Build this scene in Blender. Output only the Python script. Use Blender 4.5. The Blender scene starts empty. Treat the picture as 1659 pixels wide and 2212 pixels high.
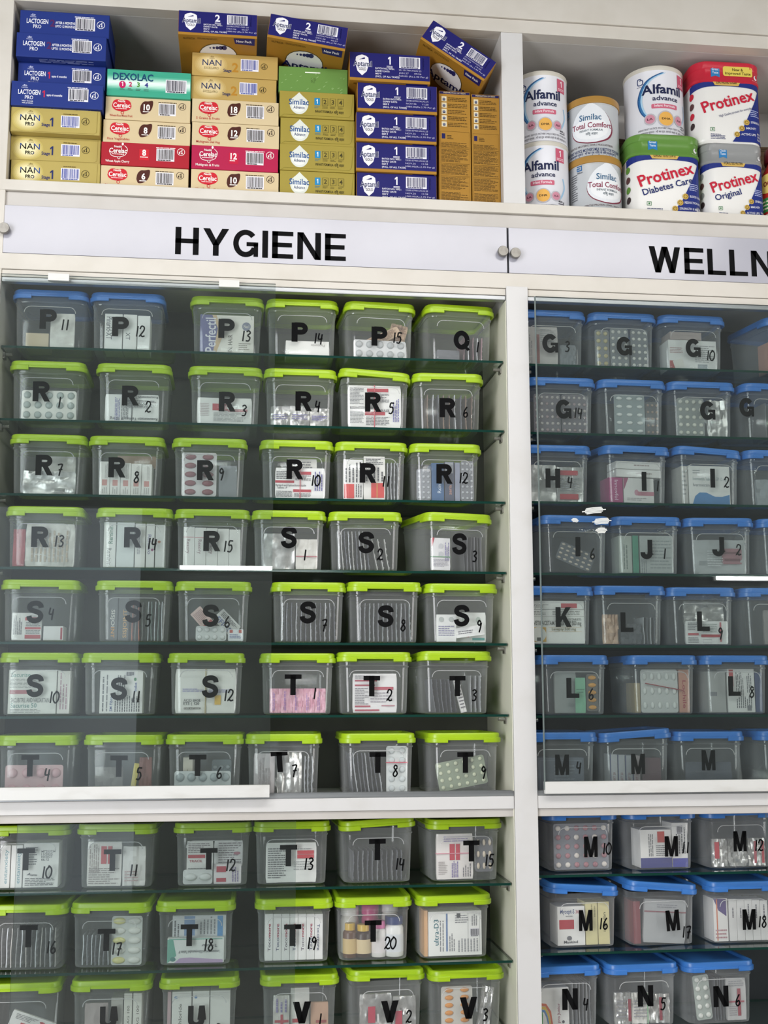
import bpy, bmesh, math, random
from mathutils import Vector, Matrix
PI = math.pi
R = random.Random(7)
SC = bpy.context.scene
COL = SC.collection

# ------------------------------------------------------------------ camera
FPX, PITCH, YAW, ROLL = 2600.0, math.radians(8.4), math.radians(6.9), math.radians(.08)
CAM = Vector((0, -2.9, 1.5))
_f = Vector((math.sin(YAW) * math.cos(PITCH), math.cos(YAW) * math.cos(PITCH), math.sin(PITCH)))
_r = Vector((math.cos(YAW), -math.sin(YAW), 0)); _d = _f.cross(_r)
_r, _d = math.cos(ROLL) * _r + math.sin(ROLL) * _d, -math.sin(ROLL) * _r + math.cos(ROLL) * _d
cam = bpy.data.cameras.new('camera'); cam.sensor_width = 36; cam.sensor_fit = 'AUTO'; cam.lens = FPX / 2212 * 36
cam.clip_start = .05
co = bpy.data.objects.new('camera', cam); COL.objects.link(co)
co.matrix_world = Matrix(((_r.x, -_d.x, -_f.x, CAM.x), (_r.y, -_d.y, -_f.y, CAM.y), (_r.z, -_d.z, -_f.z, CAM.z), (0, 0, 0, 1)))
SC.camera = co
def at(x, y, Y=0.0):
    """the point of the plane at depth Y that the photograph shows at pixel x, y"""
    d = _r * ((x - 829.5) / FPX) + _d * ((y - 1106) / FPX) + _f
    return CAM + d * ((Y - CAM.y) / d.y)

# ------------------------------------------------------------------ light
SC.view_settings.view_transform = 'Standard'; SC.view_settings.look = 'None'
SC.view_settings.gamma = 1; SC.view_settings.use_curve_mapping = False
SC.view_settings.exposure = 0.15
SC.cycles.transparent_max_bounces = 24
SC.cycles.max_bounces = 7; SC.cycles.diffuse_bounces = 3; SC.cycles.glossy_bounces = 3
SC.cycles.caustics_reflective = False; SC.cycles.caustics_refractive = False
SC.cycles.sample_clamp_indirect = 3.0
w = bpy.data.worlds.new('shop_world'); SC.world = w; w.use_nodes = True
w.node_tree.nodes['Background'].inputs[0].default_value = (.8, .9, 1, 1); w.node_tree.nodes['Background'].inputs[1].default_value = 1.1
def area(name, loc, aim, sx, sy, power, col):
    l = bpy.data.lights.new(name, 'AREA'); l.shape = 'RECTANGLE'; l.size = sx; l.size_y = sy; l.energy = power; l.color = col
    o = bpy.data.objects.new(name, l); COL.objects.link(o); o.location = loc
    o.rotation_euler = (Vector(aim) - Vector(loc)).to_track_quat('-Z', 'Y').to_euler()
area('ceiling_fill', (.3, -1.80, 3.40), (.3, -1.5, 1.7), 3.4, .8, 78, (1, .97, .94))  # added overhead fill lamp
area('left_fill', (-2.9, -3.0, 1.6), (.2, 0, 1.4), 3.0, 2.8, 240, (.97, .98, 1))  # added fill lamp inside the left wall, which has no opening
area('right_fill', (5.2, -1.9, 1.6), (.6, -.3, 1.4), 2.8, 2.8, 140, (1, .97, .95))  # added fill lamp by the closed right wall, clear of pane reflections

# ------------------------------------------------------------------ materials
MATS = {}
def lin(h):
    h = h.lstrip('#'); c = [int(h[i:i + 2], 16) / 255 for i in (0, 2, 4)]
    return tuple(x / 12.92 if x <= .04045 else ((x + .055) / 1.055) ** 2.4 for x in c) + (1,)
def newmat(name):
    m = bpy.data.materials.new(name); m.use_nodes = True; MATS[name] = m
    return m, m.node_tree, m.node_tree.nodes['Principled BSDF']
def mat(k):
    if k in MATS: return MATS[k]
    m, nt, b = newmat(k)                       # '#rrggbb' printed card; '#rrggbb!' glossy plastic; '#rrggbb%' metal foil
    b.inputs['Base Color'].default_value = lin(k[:7])
    b.inputs['Roughness'].default_value = .5; b.inputs['Specular IOR Level'].default_value = .22
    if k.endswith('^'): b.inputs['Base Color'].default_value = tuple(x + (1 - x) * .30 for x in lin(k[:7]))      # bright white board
    if k.endswith('!'): b.inputs['Roughness'].default_value = .3; b.inputs['Specular IOR Level'].default_value = .4
    if k.endswith('%'): b.inputs['Roughness'].default_value = .33; b.inputs['Metallic'].default_value = .45
    return m
def noise_mat(name, c1, c2, scale, rough, lo=.45, hi=.75, bump=0, stretch=(1, 1, 1)):
    m, nt, b = newmat(name); N = nt.nodes; L = nt.links
    tc = N.new('ShaderNodeTexCoord'); mp = N.new('ShaderNodeMapping'); mp.inputs['Scale'].default_value = stretch
    n = N.new('ShaderNodeTexNoise'); n.inputs['Scale'].default_value = scale; n.inputs['Detail'].default_value = 6
    r = N.new('ShaderNodeValToRGB'); r.color_ramp.elements[0].position = lo; r.color_ramp.elements[1].position = hi
    r.color_ramp.elements[0].color = lin(c1); r.color_ramp.elements[1].color = lin(c2)
    L.new(tc.outputs['Object'], mp.inputs[0]); L.new(mp.outputs[0], n.inputs['Vector']); L.new(n.outputs[0], r.inputs[0]); L.new(r.outputs[0], b.inputs['Base Color'])
    b.inputs['Roughness'].default_value = rough
    if bump:
        bp = N.new('ShaderNodeBump'); bp.inputs['Strength'].default_value = bump; bp.inputs['Distance'].default_value = .002
        L.new(n.outputs[0], bp.inputs['Height']); L.new(bp.outputs[0], b.inputs['Normal'])
    return m
noise_mat('laminate', '#d3d1d0', '#c9c6c2', 9, .42, .5, .85)
noise_mat('cream_laminate', '#d2ccc3', '#c2bbaf', 7, .45, .45, .9)
noise_mat('lining', '#e2e0cf', '#d2cfba', 7, .45, .45, .9); noise_mat('shade_laminate', '#c4bfba', '#b4aea6', 7, .5, .45, .9)  # shade_laminate: laminate with the shade of the recessed strips put into its colour
noise_mat('shaded_back_laminate', '#5c5c55', '#4c4c47', 6, .55)  # shade inside the glass bays is put into this back panel colour
noise_mat('dark_shaded_laminate', '#3c3e44', '#303238', 6, .55)  # darker still, holding the deeper shade of the right bay's back
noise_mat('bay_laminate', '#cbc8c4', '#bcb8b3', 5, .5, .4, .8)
noise_mat('aluminium', '#b9bbbd', '#8d8f92', 30, .35, .3, .8, 0, (.05, 4, 4)); MATS['aluminium'].node_tree.nodes['Principled BSDF'].inputs['Metallic'].default_value = .7
noise_mat('painted_rail', '#d8d7d4', '#c2bfb9', 22, .4, .5, .85, 0, (.4, 1, 1.5))
noise_mat('sign_acrylic', '#b0afb9', '#a8a7b1', 3, .18)
noise_mat('brushed_steel', '#a09c96', '#7f7b76', 60, .5); MATS['brushed_steel'].node_tree.nodes['Principled BSDF'].inputs['Metallic'].default_value = .9
noise_mat('room_plaster', '#8f9592', '#7c8280', 3, .8)
noise_mat('room_floor', '#77746f', '#625f5b', 5, .5)
noise_mat('fibre', '#6b5238', '#3f2f20', 60, .8, .35, .7, .6, (.3, 3, 3))
noise_mat('foil', '#d3d2cf', '#a9a8a6', 45, .3, .4, .7, .9); MATS['foil'].node_tree.nodes['Principled BSDF'].inputs['Metallic'].default_value = .6
noise_mat('kraft_foil', '#c8a78b', '#9d7a60', 45, .35, .4, .7, .8)
noise_mat('pink_foil', '#e7b6c6', '#d08da5', 40, .3, .4, .7, .9)
noise_mat('pale_foil', '#e2e0da', '#c6c3bc', 40, .35, .4, .7, .9)
noise_mat('bead_wood', '#e5d6b4', '#d8c6a0', 14, .5, .4, .7, 0, (1, 1, 8))
def clear(name, tint, haze, hazecol, rough, spec=.04, rimhaze=0):
    """see-through sheet: tinted transmission, a milky share, mirror gloss that grows at grazing angles"""
    m = bpy.data.materials.new(name); m.use_nodes = True; MATS[name] = m; nt = m.node_tree; N = nt.nodes; L = nt.links; N.clear()
    out = N.new('ShaderNodeOutputMaterial'); t = N.new('ShaderNodeBsdfTransparent'); t.inputs[0].default_value = tint
    d = N.new('ShaderNodeBsdfDiffuse'); d.inputs[0].default_value = hazecol
    g = N.new('ShaderNodeBsdfGlossy'); g.inputs['Roughness'].default_value = rough
    m1 = N.new('ShaderNodeMixShader'); m1.inputs[0].default_value = haze; L.new(t.outputs[0], m1.inputs[1]); L.new(d.outputs[0], m1.inputs[2])
    lw = N.new('ShaderNodeLayerWeight'); lw.inputs[0].default_value = .5
    if rimhaze:                                              # the wall is cloudier where one looks along it
        e = N.new('ShaderNodeMath'); e.operation = 'POWER'; e.inputs[1].default_value = 2.2; L.new(lw.outputs['Facing'], e.inputs[0])
        h = N.new('ShaderNodeMath'); h.operation = 'MULTIPLY_ADD'; h.inputs[1].default_value = rimhaze; h.inputs[2].default_value = haze; L.new(e.outputs[0], h.inputs[0]); L.new(h.outputs[0], m1.inputs[0])
    p = N.new('ShaderNodeMath'); p.operation = 'POWER'; p.inputs[1].default_value = 5; L.new(lw.outputs['Facing'], p.inputs[0])
    a = N.new('ShaderNodeMath'); a.operation = 'MULTIPLY_ADD'; a.inputs[1].default_value = .9; a.inputs[2].default_value = spec; L.new(p.outputs[0], a.inputs[0])
    m2 = N.new('ShaderNodeMixShader'); L.new(a.outputs[0], m2.inputs[0]); L.new(m1.outputs[0], m2.inputs[1]); L.new(g.outputs[0], m2.inputs[2])
    L.new(m2.outputs[0], out.inputs[0]); return m
clear('pane_glass', (.885, .91, .905, 1), .012, (.7, .75, .75, 1), .0)
clear('shelf_glass', (.90, .955, .93, 1), .02, (.2, .3, .25, 1), .02)
clear('jar_plastic', (.955, .965, .96, 1), .10, (.80, .82, .83, 1), .08, .05, .42); clear('jar_ridge', (.9, .9, .9, 1), .4, (.85, .86, .86, 1), .1, .08)
clear('wrap_film', (.96, .96, .96, 1), .06, (.8, .8, .8, 1), .1, .1)
m, nt, b = newmat('green_glass_edge'); b.inputs['Base Color'].default_value = (.006, .04, .03, 1); b.inputs['Roughness'].default_value = .12
m, nt, b = newmat('pane_edge'); b.inputs['Base Color'].default_value = (.15, .18, .175, 1); b.inputs['Roughness'].default_value = .15
m, nt, b = newmat('black_vinyl'); b.inputs['Base Color'].default_value = (.006, .006, .0065, 1); b.inputs['Roughness'].default_value = .7; b.inputs['Specular IOR Level'].default_value = .06
m, nt, b = newmat('lime_plastic'); b.inputs['Base Color'].default_value = lin('#a2c322'); b.inputs['Roughness'].default_value = .32
m, nt, b = newmat('blue_plastic'); b.inputs['Base Color'].default_value = lin('#3f78c2'); b.inputs['Roughness'].default_value = .32
def lamp_mat(name, col, s):
    m, nt, b = newmat(name); b.inputs['Emission Color'].default_value = col; b.inputs['Emission Strength'].default_value = s
lamp_mat('tube_light', (.95, 1, .98, 1), 45)

# ------------------------------------------------------------------ mesh builder
_TXT = {}
def text_mesh(s, bold):
    k = (s, bold)
    if k not in _TXT:
        c = bpy.data.curves.new('txt', 'FONT'); c.body = s; c.offset = bold; c.size = 1; c.resolution_u = 2
        o = bpy.data.objects.new('txt', c); COL.objects.link(o)
        dg = bpy.context.evaluated_depsgraph_get(); me = bpy.data.meshes.new_from_object(o.evaluated_get(dg))
        vs = [(v.co.x, v.co.y) for v in me.vertices]; fs = [tuple(p.vertices) for p in me.polygons]
        bpy.data.objects.remove(o); bpy.data.curves.remove(c); bpy.data.meshes.remove(me)
        x0 = min((v[0] for v in vs), default=0); x1 = max((v[0] for v in vs), default=1)
        _TXT[k] = ([(v[0] - x0, v[1]) for v in vs], fs, max(x1 - x0, 1e-4))
    return _TXT[k]
EPS = .00025
class MB:
    def __init__(s): s.v = []; s.f = []; s.m = []; s.k = []; s.lay = 1
    def mi(s, k):
        if k not in s.k: s.k.append(k)
        return s.k.index(k)
    def add(s, vs, fs, k):
        n = len(s.v); s.v += [tuple(v) for v in vs]; i = s.mi(k)
        for f in fs: s.f.append(tuple(n + a for a in f)); s.m.append(i)
    # ---- flat print in the plane facing -Y: (u, v) with a layer height
    def poly(s, pts, k, dl=0): s.add([(u, -EPS * (s.lay + dl), v) for u, v in pts], [tuple(range(len(pts)))], k)
    def rect(s, x0, x1, y0, y1, k, dl=0): s.poly([(x0, y0), (x1, y0), (x1, y1), (x0, y1)], k, dl)
    def ell(s, cx, cy, rx, ry, k, dl=0, n=20, a0=0, a1=2 * PI): s.poly([(cx + rx * math.cos(a0 + (a1 - a0) * i / n), cy + ry * math.sin(a0 + (a1 - a0) * i / n)) for i in range(n)], k, dl)
    def rrect(s, x0, x1, y0, y1, r, k, dl=0):
        p = []
        for cx, cy, a in ((x1 - r, y1 - r, 0), (x0 + r, y1 - r, PI / 2), (x0 + r, y0 + r, PI), (x1 - r, y0 + r, 1.5 * PI)):
            p += [(cx + r * math.cos(a + t * PI / 8), cy + r * math.sin(a + t * PI / 8)) for t in range(5)]
        s.poly(p, k, dl)
    def ribbon(s, pts, w, k, dl=0, th=0):
        L = []; Rr = []
        for i, p in enumerate(pts):
            a = pts[max(i - 1, 0)]; b = pts[min(i + 1, len(pts) - 1)]
            tx, ty = b[0] - a[0], b[1] - a[1]; l = math.hypot(tx, ty) or 1
            nx, ny = -ty / l * w / 2, tx / l * w / 2; m = 1
            if 0 < i < len(pts) - 1:
                ax, ay = p[0] - a[0], p[1] - a[1]; la = math.hypot(ax, ay) or 1
                c = abs((-ay / la) * nx + (ax / la) * ny) / (w / 2); m = min(1 / max(c, .5), 1.6)
            L.append((p[0] + nx * m, p[1] + ny * m)); Rr.append((p[0] - nx * m, p[1] - ny * m))
        y = -EPS * (s.lay + dl); n = len(pts)
        vs = [(u, y, v) for u, v in L] + [(u, y, v) for u, v in Rr]
        s.add(vs, [(i, n + i, n + i + 1, i + 1) for i in range(n - 1)], k)
    def ring(s, cx, cy, r, w, k, dl=0, ry=None, n=20): s.ribbon([(cx + r * math.cos(2 * PI * i / n), cy + (ry or r) * math.sin(2 * PI * i / n)) for i in range(n + 1)], w, k, dl)
    def text(s, t, x, y, w, h, k, bold=.012, rot=0, dl=0, al='l', fit=True):
        if t == '1':                                         # a one with a flag
            sx = h * .5; ox = -sx * .45 if al == 'c' else 0; s.poly([(x + ox + sx * a, y + h * c) for a, c in ((.42, 0), (.74, 0), (.74, 1), (.48, 1), (.08, .82), (.08, .62), (.42, .76))], k, dl); return
        vs, fs, tw = text_mesh(t, bold); sy = h / .70; sx = w / tw if fit and w else sy
        if not fit and w: sx = min(sx, w / tw)
        ox = {'l': 0, 'c': -tw * sx / 2, 'r': -tw * sx}[al]; c, n = math.cos(rot), math.sin(rot)
        pts = [(x + (a * sx + ox) * c - b * sy * n, y + (a * sx + ox) * n + b * sy * c) for a, b in vs]
        s.add([(u, -EPS * (s.lay + dl), v) for u, v in pts], fs, k)
    def lines(s, x0, x1, y0, y1, n, k, dl=0, fill=.42):
        p = (y1 - y0) / n
        for i in range(n):
            y = y1 - p * (i + 1) + p * (1 - fill) / 2; x = x0; e = x1 - (x1 - x0) * R.choice((0, 0, .05, .12, .3))
            while x < e - 1e-5:
                l = min((x1 - x0) * R.uniform(.08, .24), e - x); s.rect(x, x + l * .86, y, y + p * fill, k, dl); x += l
    def barcode(s, x0, x1, y0, y1, ink='#2c2c3a'):
        s.rect(x0, x1, y0, y1, '#eceaf0'); x = x0 + (x1 - x0) * .05; e = x1 - (x1 - x0) * .05; u = (x1 - x0) / 75
        while x < e:
            l = u * R.choice((1, 1, 2, 3)); s.rect(x, min(x + l, e), y0 + (y1 - y0) * .14, y1 - (y1 - y0) * .06, ink, 1); x += l + u * R.choice((1, 1.4, 2.2))
        s.lines(x0 + u * 6, x1 - u * 6, y0 + (y1 - y0) * .02, y0 + (y1 - y0) * .12, 1, ink, 1, .8)
    def bin_mark(s, cx, cy, r, k):
        s.ring(cx, cy, r, r * .14, k); s.ell(cx + r * .25, cy + r * .55, r * .16, r * .16, k, n=8)
        s.ribbon([(cx + r * .2, cy + r * .4), (cx + r * .25, cy - .1 * r), (cx + r * .1, cy - r * .6)], r * .2, k); s.ribbon([(cx + r * .25, cy - .1 * r), (cx + r * .4, cy - r * .6)], r * .16, k)
        s.ribbon([(cx + r * .2, cy + r * .3), (cx - r * .3, cy + r * .2)], r * .14, k); s.poly([(cx - r * .6, cy), (cx - r * .2, cy), (cx - r * .27, cy - r * .6), (cx - r * .53, cy - r * .6)], k)
    # ---- solids
    def box(s, x0, x1, y0, y1, z0, z1, k):
        vs = [(x, y, z) for x in (x0, x1) for y in (y0, y1) for z in (z0, z1)]
        s.add(vs, [(0, 1, 3, 2), (4, 6, 7, 5), (0, 4, 5, 1), (2, 3, 7, 6), (0, 2, 6, 4), (1, 5, 7, 3)], k)
    def loft(s, rings, k, cap0=True, cap1=True, closed=True):
        n = len(rings[0]); vs = [p for r in rings for p in r]; fs = []
        for i in range(len(rings) - 1):
            for j in range(n if closed else n - 1): fs.append((i * n + j, i * n + (j + 1) % n, (i + 1) * n + (j + 1) % n, (i + 1) * n + j))
        if cap0: fs.append(tuple(range(n))[::-1])
        if cap1: fs.append(tuple((len(rings) - 1) * n + j for j in range(n)))
        s.add(vs, fs, k)
    def lathe(s, prof, k, n=40, cx=0, cy=0, cap0=True, cap1=True):
        s.loft([[(cx + r * math.cos(2 * PI * j / n), cy + r * math.sin(2 * PI * j / n), z) for j in range(n)] for r, z in prof], k, cap0, cap1)
    def tube(s, pts, r, k, n=6, closed=False):
        P = [Vector(p) for p in pts]; rings = []
        for i, p in enumerate(P):
            a = P[i - 1] if i or closed else p; b = P[(i + 1) % len(P)] if i < len(P) - 1 or closed else p
            t = (b - a).normalized(); u = t.orthogonal() if abs(t.y) > .9 else t.cross(Vector((0, 1, 0))).normalized(); v = t.cross(u)
            rings.append([tuple(p + r * (math.cos(2 * PI * j / n) * u + math.sin(2 * PI * j / n) * v)) for j in range(n)])
        if closed: rings.append(rings[0])
        s.loft(rings, k, not closed, not closed)
    def mesh(s, name, smooth=False, bevel=0, wrap=None):
        me = bpy.data.meshes.new(name); me.from_pydata(s.v, [], s.f)
        for k in s.k: me.materials.append(mat(k))
        me.polygons.foreach_set('material_index', s.m)
        if bevel or wrap or smooth:
            bm = bmesh.new(); bm.from_mesh(me)
            if wrap:
                step, fn = wrap; xs = [v.co.x for v in bm.verts]; x = math.floor(min(xs) / step) * step
                while x < max(xs):
                    bmesh.ops.bisect_plane(bm, geom=bm.verts[:] + bm.edges[:] + bm.faces[:], plane_co=(x, 0, 0), plane_no=(1, 0, 0)); x += step
                for v in bm.verts: v.co = fn(v.co)
            else:
                bmesh.ops.remove_doubles(bm, verts=bm.verts[:], dist=1e-6); bmesh.ops.recalc_face_normals(bm, faces=bm.faces[:])
            if bevel: bmesh.ops.bevel(bm, geom=bm.edges[:], offset=bevel, segments=2, profile=.5, affect='EDGES')
            bm.to_mesh(me); bm.free()
        if smooth:
            me.polygons.foreach_set('use_smooth', [True] * len(me.polygons)); me.set_sharp_from_angle(angle=math.radians(38))
        return me
    def build(s, name, parent=None, smooth=False, bevel=0, wrap=None): return link(name, s.mesh(name, smooth, bevel, wrap), parent)
def link(name, me, parent=None, loc=None, rot=None):
    o = bpy.data.objects.new(name, me); COL.objects.link(o)
    if parent: o.parent = parent
    if loc is not None: o.location = loc
    if rot is not None: o.rotation_euler = rot
    return o
def tag(o, label, cat, group=None, kind=None):
    o['label'] = label; o['category'] = cat
    if group: o['group'] = group
    if kind: o['kind'] = kind
    return o
def struct(o): o['kind'] = 'structure'; return o
def rr_loop(hx, y0, y1, r, z, n=5, nx=0):
    """rounded rectangle from -hx..hx, y0..y1 at height z, counter-clockwise from the front left corner"""
    p = []
    for cx, cy, a in ((hx - r, y0 + r, -PI / 2), (hx - r, y1 - r, 0), (-hx + r, y1 - r, PI / 2), (-hx + r, y0 + r, PI)):
        p += [(cx + r * math.cos(a + t * PI / 2 / n), cy + r * math.sin(a + t * PI / 2 / n), z) for t in range(n + 1)]
    return p
def boxobj(name, x0, x1, y0, y1, z0, z1, k, parent=None, bevel=0):
    b = MB(); b.box(x0, x1, y0, y1, z0, z1, k); return b.build(name, parent, bevel=bevel)

# ------------------------------------------------------------------ heavy lettering and handwriting
def arc(cx, cy, rx, ry, a0, a1, n=12): return [(cx + rx * math.cos(math.radians(a0 + (a1 - a0) * i / n)), cy + ry * math.sin(math.radians(a0 + (a1 - a0) * i / n))) for i in range(n + 1)]
def spline(P, n=6):
    o = []
    for i in range(len(P) - 1):
        p0, p1, p2, p3 = P[max(i - 1, 0)], P[i], P[i + 1], P[min(i + 2, len(P) - 1)]
        for j in range(n):
            t = j / n
            o.append(tuple(.5 * (2 * p1[c] + (p2[c] - p0[c]) * t + (2 * p0[c] - 5 * p1[c] + 4 * p2[c] - p3[c]) * t * t + (3 * p1[c] - p0[c] - 3 * p2[c] + p3[c]) * t ** 3) for c in (0, 1)))
    return o + [P[-1]]
def glyph(ch, s=.2):
    """polygons and (path, width) strokes of a bold grotesque capital, height 1; returns width, polys, strokes"""
    h = s / 2; t = s * .92
    V = lambda x, w=s: [(x, 0), (x + w, 0), (x + w, 1), (x, 1)]
    B = lambda x0, x1, y, w=t: [(x0, y), (x1, y), (x1, y + w), (x0, y + w)]
    if ch == 'I': return s, [V(0)], []
    if ch == 'H': return .72, [V(0), V(.72 - s), B(0, .72, .5 - t / 2)], []
    if ch == 'L': return .62, [V(0), B(0, .62, 0)], []
    if ch == 'E': return .66, [V(0), B(0, .66, 0), B(0, .66, 1 - t), B(0, .62, .5 - t / 2)], []
    if ch == 'T': return .76, [V(.38 - h), B(0, .76, 1 - t)], []
    if ch == 'N': return .74, [V(0), V(.74 - s), [(0, 1), (s * 1.06, 1), (.74, 0), (.74 - s * 1.06, 0)]], []
    if ch == 'M': return .84, [V(0), V(.84 - s), [(0, 1), (s * 1.25, 1), (.42 + s * .45, 0), (.42 - s * .45, 0)], [(.84, 1), (.84 - s * 1.25, 1), (.42 - s * .45, 0), (.42 + s * .45, 0)]], []
    if ch == 'V': return .8, [[(0, 1), (s * 1.15, 1), (.4 + s * .55, 0), (.4 - s * .55, 0)], [(.8, 1), (.8 - s * 1.15, 1), (.4 - s * .55, 0), (.4 + s * .55, 0)]], []
    if ch == 'W':
        P = []
        for a, b in ((0, .29), (.53, .29), (.53, .77), (1.06, .77)):
            x = s * 1.08; d = x / 2; P.append([(a - d + d * (a == 0) * 1 - d * (a > 1) + 0, 1), (a + d + d * (a == 0) - d * (a > 1), 1), (b + d * .95, 0), (b - d * .95, 0)])
        return 1.06, P, []
    if ch == 'Y': return .8, [[(.4 - h, 0), (.4 + h, 0), (.4 + h, .42), (.4 - h, .42)], [(0, 1), (s * 1.2, 1), (.4 + h, .40), (.4 - h, .38)], [(.8, 1), (.8 - s * 1.2, 1), (.4 - h, .40), (.4 + h, .38)]], []
    if ch == 'K': return .76, [V(0), [(s - .01, .22), (s - .01, .50), (.48, 1), (.74, 1)], [(.28, .5), (.44, .67), (.77, 0), (.52, 0)]], []
    if ch == 'P': return .68, [V(0)], [([(h, 1 - t / 2)] + arc(.38, .70 - .005, .30 - h, .30 - t / 2 + .005, 90, -90) + [(h, .40 + t / 2 - .01)], t)]
    if ch == 'R': return .74, [V(0), [(.28, .46), (.50, .50), (.74, 0), (.50, 0)]], [([(h, 1 - t / 2)] + arc(.42, .71, .30 - h, .29 - t / 2, 90, -90) + [(h, .42 + t / 2)], t)]
    if ch == 'U': return .72, [], [([(h, 1), (h, .36)] + arc(.36, .36, .36 - h, .36 - h, 180, 360) + [(.72 - h, .36), (.72 - h, 1)], s)]
    if ch == 'J': return .6, [], [([(.6 - h, 1), (.6 - h, .3)] + arc(.3, .3, .3 - h, .3 - h, 0, -180) + [(h, .36)], s)]
    if ch == 'S': return .70, [], [(spline([(.61, .70), (.585, .82), (.48, .905), (.34, .92), (.18, .87), (.11, .74), (.17, .61), (.34, .535), (.52, .46), (.60, .31), (.54, .16), (.40, .085), (.26, .085), (.13, .17), (.09, .31)], 5), s * .95)]
    if ch == 'G': return .78, [B(.42, .78, .40, .15), [(.64, 0.02), (.78, 0.02), (.78, .5), (.64, .5)]], [(arc(.39, .5, .39 - h, .5 - h, 40, 335, 26), s)]
    if ch == 'Q': return .80, [[(.40, .26), (.52, .33), (.82, .02), (.68, -.06)]], [(arc(.40, .5, .40 - h, .5 - h, 0, 360, 30), s)]
    return .5, [], []
def draw_glyph(b, ch, x, y, h, k, s=.2, sx=1.0, lean=0):
    if ch == 'M': s = min(s, .205)
    w, P, S = glyph(ch, s); f = lambda p: (x + p[0] * h * sx + p[1] * h * lean, y + p[1] * h)
    for p in P: b.poly([f(q) for q in p], k)
    for p, t in S: b.ribbon([f(q) for q in p], t * h * (sx + 1) / 2, k, .3)
    return w * h * sx
DIG = {'0': [[(.5, 1), (.1, .7), (.1, .25), (.45, 0), (.8, .3), (.8, .75), (.45, 1), (.35, .95)]], '1': [[(.45, 1), (.42, .5), (.38, 0)]],
       '2': [[(.1, .7), (.3, 1), (.7, .9), (.7, .6), (.3, .2), (.12, .05), (.3, .15), (.55, .02), (.9, .1)]], '3': [[(.15, .9), (.5, 1), (.75, .8), (.4, .55), (.75, .35), (.6, .05), (.15, .05)]],
       '4': [[(.25, 1), (.15, .5), (.4, .42), (.8, .5)], [(.7, .9), (.62, .3), (.6, -.1)]], '5': [[(.3, 1), (.25, .6), (.6, .6), (.75, .3), (.5, 0), (.1, .05)], [(.3, 1), (.85, .98)]],
       '6': [[(.6, 1), (.25, .6), (.15, .2), (.45, 0), (.75, .2), (.55, .45), (.2, .3)]], '7': [[(.1, .9), (.75, .95), (.55, .4), (.45, -.1)], [(.3, .45), (.85, .5)]],
       '8': [[(.7, .85), (.4, 1), (.2, .8), (.5, .55), (.75, .25), (.45, 0), (.15, .2), (.4, .5), (.7, .8)]], '9': [[(.7, .8), (.4, 1), (.2, .75), (.45, .55), (.72, .75), (.65, .3), (.5, -.1)]]}
def handwrite(b, t, x, y, h, k, wd=.135):
    W = sum((.66 if c == '1' else .85) * h * .62 for c in t); u = x - W / 2
    for c in t:
        for st in DIG[c]: b.ribbon(spline([(u + p[0] * h * .6 + p[1] * h * .08, y + (p[1] - .5) * h) for p in st], 4), wd * h, k, .5)
        u += (.66 if c == '1' else .85) * h * .62

# ------------------------------------------------------------------ the room (setting)
CEIL = 3.42
struct(boxobj('floor', -3.05, 5.45, -6.6, .5, -.05, 0, 'room_floor')); struct(boxobj('ceiling', -3.05, 5.45, -6.6, .5, CEIL, CEIL + .05, 'room_plaster'))
struct(boxobj('wall_back', -3.05, 5.45, .42, .5, 0, CEIL, 'room_plaster')); struct(boxobj('wall_left', -3.1, -3.02, -6.6, .5, 0, CEIL, 'room_plaster'))
struct(boxobj('wall_right', 5.42, 5.5, -6.6, .5, 0, CEIL, 'room_plaster'))
b = MB(); b.box(-3.05, -2.0, -6.6, -6.5, 0, CEIL, 'room_plaster'); b.box(-.75, 5.45, -6.6, -6.5, 0, CEIL, 'room_plaster'); b.box(-2.0, -.75, -6.6, -6.5, 2.9, CEIL, 'room_plaster')
struct(b.build('wall_front'))

# ------------------------------------------------------------------ the built-in wall unit
XL, XP0, XP1, XR = -.585, .667, .722, 1.92
DEEP = .36
unit = link('wall_cabinet', None); tag(unit, 'white laminate built-in wall cabinet with open top bays and glass-fronted bays below', 'cabinet')
def part(name, *a, bevel=.0012): return boxobj(name, *a, parent=unit, bevel=bevel)
part('back_panel', -.72, XP0 + .02, DEEP, DEEP + .02, 2.5, 3.26, 'bay_laminate'); part('back_panel', XP1 - .02, XR + .05, DEEP, DEEP + .02, 2.5, 3.26, 'bay_laminate')
part('back_panel', -.72, XP0 + .02, .30, .32, .45, 2.52, 'shaded_back_laminate'); part('back_panel', XP1 - .02, XR + .05, .30, .32, .45, 2.52, 'dark_shaded_laminate')
part('side_panel', -.72, XL, .0015, DEEP, 0, 3.26, 'cream_laminate'); part('side_panel', XR, XR + .055, .0015, DEEP, 0, 3.26, 'cream_laminate')
part('partition', XP0 - .003, XP1, .002, DEEP, 2.7445, 3.219, 'laminate'); part('upright', XP0 - .001, XP1, -.002, .30, .45, 2.52, 'laminate')
part('inner_lining', XP0 - .0034, XP0 - .0012, .004, .299, .482, 2.483, 'lining'); part('top_rail', -.72, XR + .055, .0, .04, 3.219, 3.2555, 'cream_laminate'); part('fascia_board', -.72, XR + .055, -.006, .03, 3.2565, CEIL - .001, 'cream_laminate')
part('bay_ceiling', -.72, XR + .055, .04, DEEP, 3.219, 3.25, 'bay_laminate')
part('shelf_board', -.72, XR + .055, 0, DEEP, 2.717, 2.7445, 'cream_laminate')
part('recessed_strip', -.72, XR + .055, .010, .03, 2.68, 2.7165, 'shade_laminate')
part('sign_backing', -.72, XR + .055, .012, .03, 2.553, 2.681, 'dark_shaded_laminate')
part('cross_rail', -.72, XR + .055, 0, .30, 2.515, 2.555, 'cream_laminate')
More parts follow.
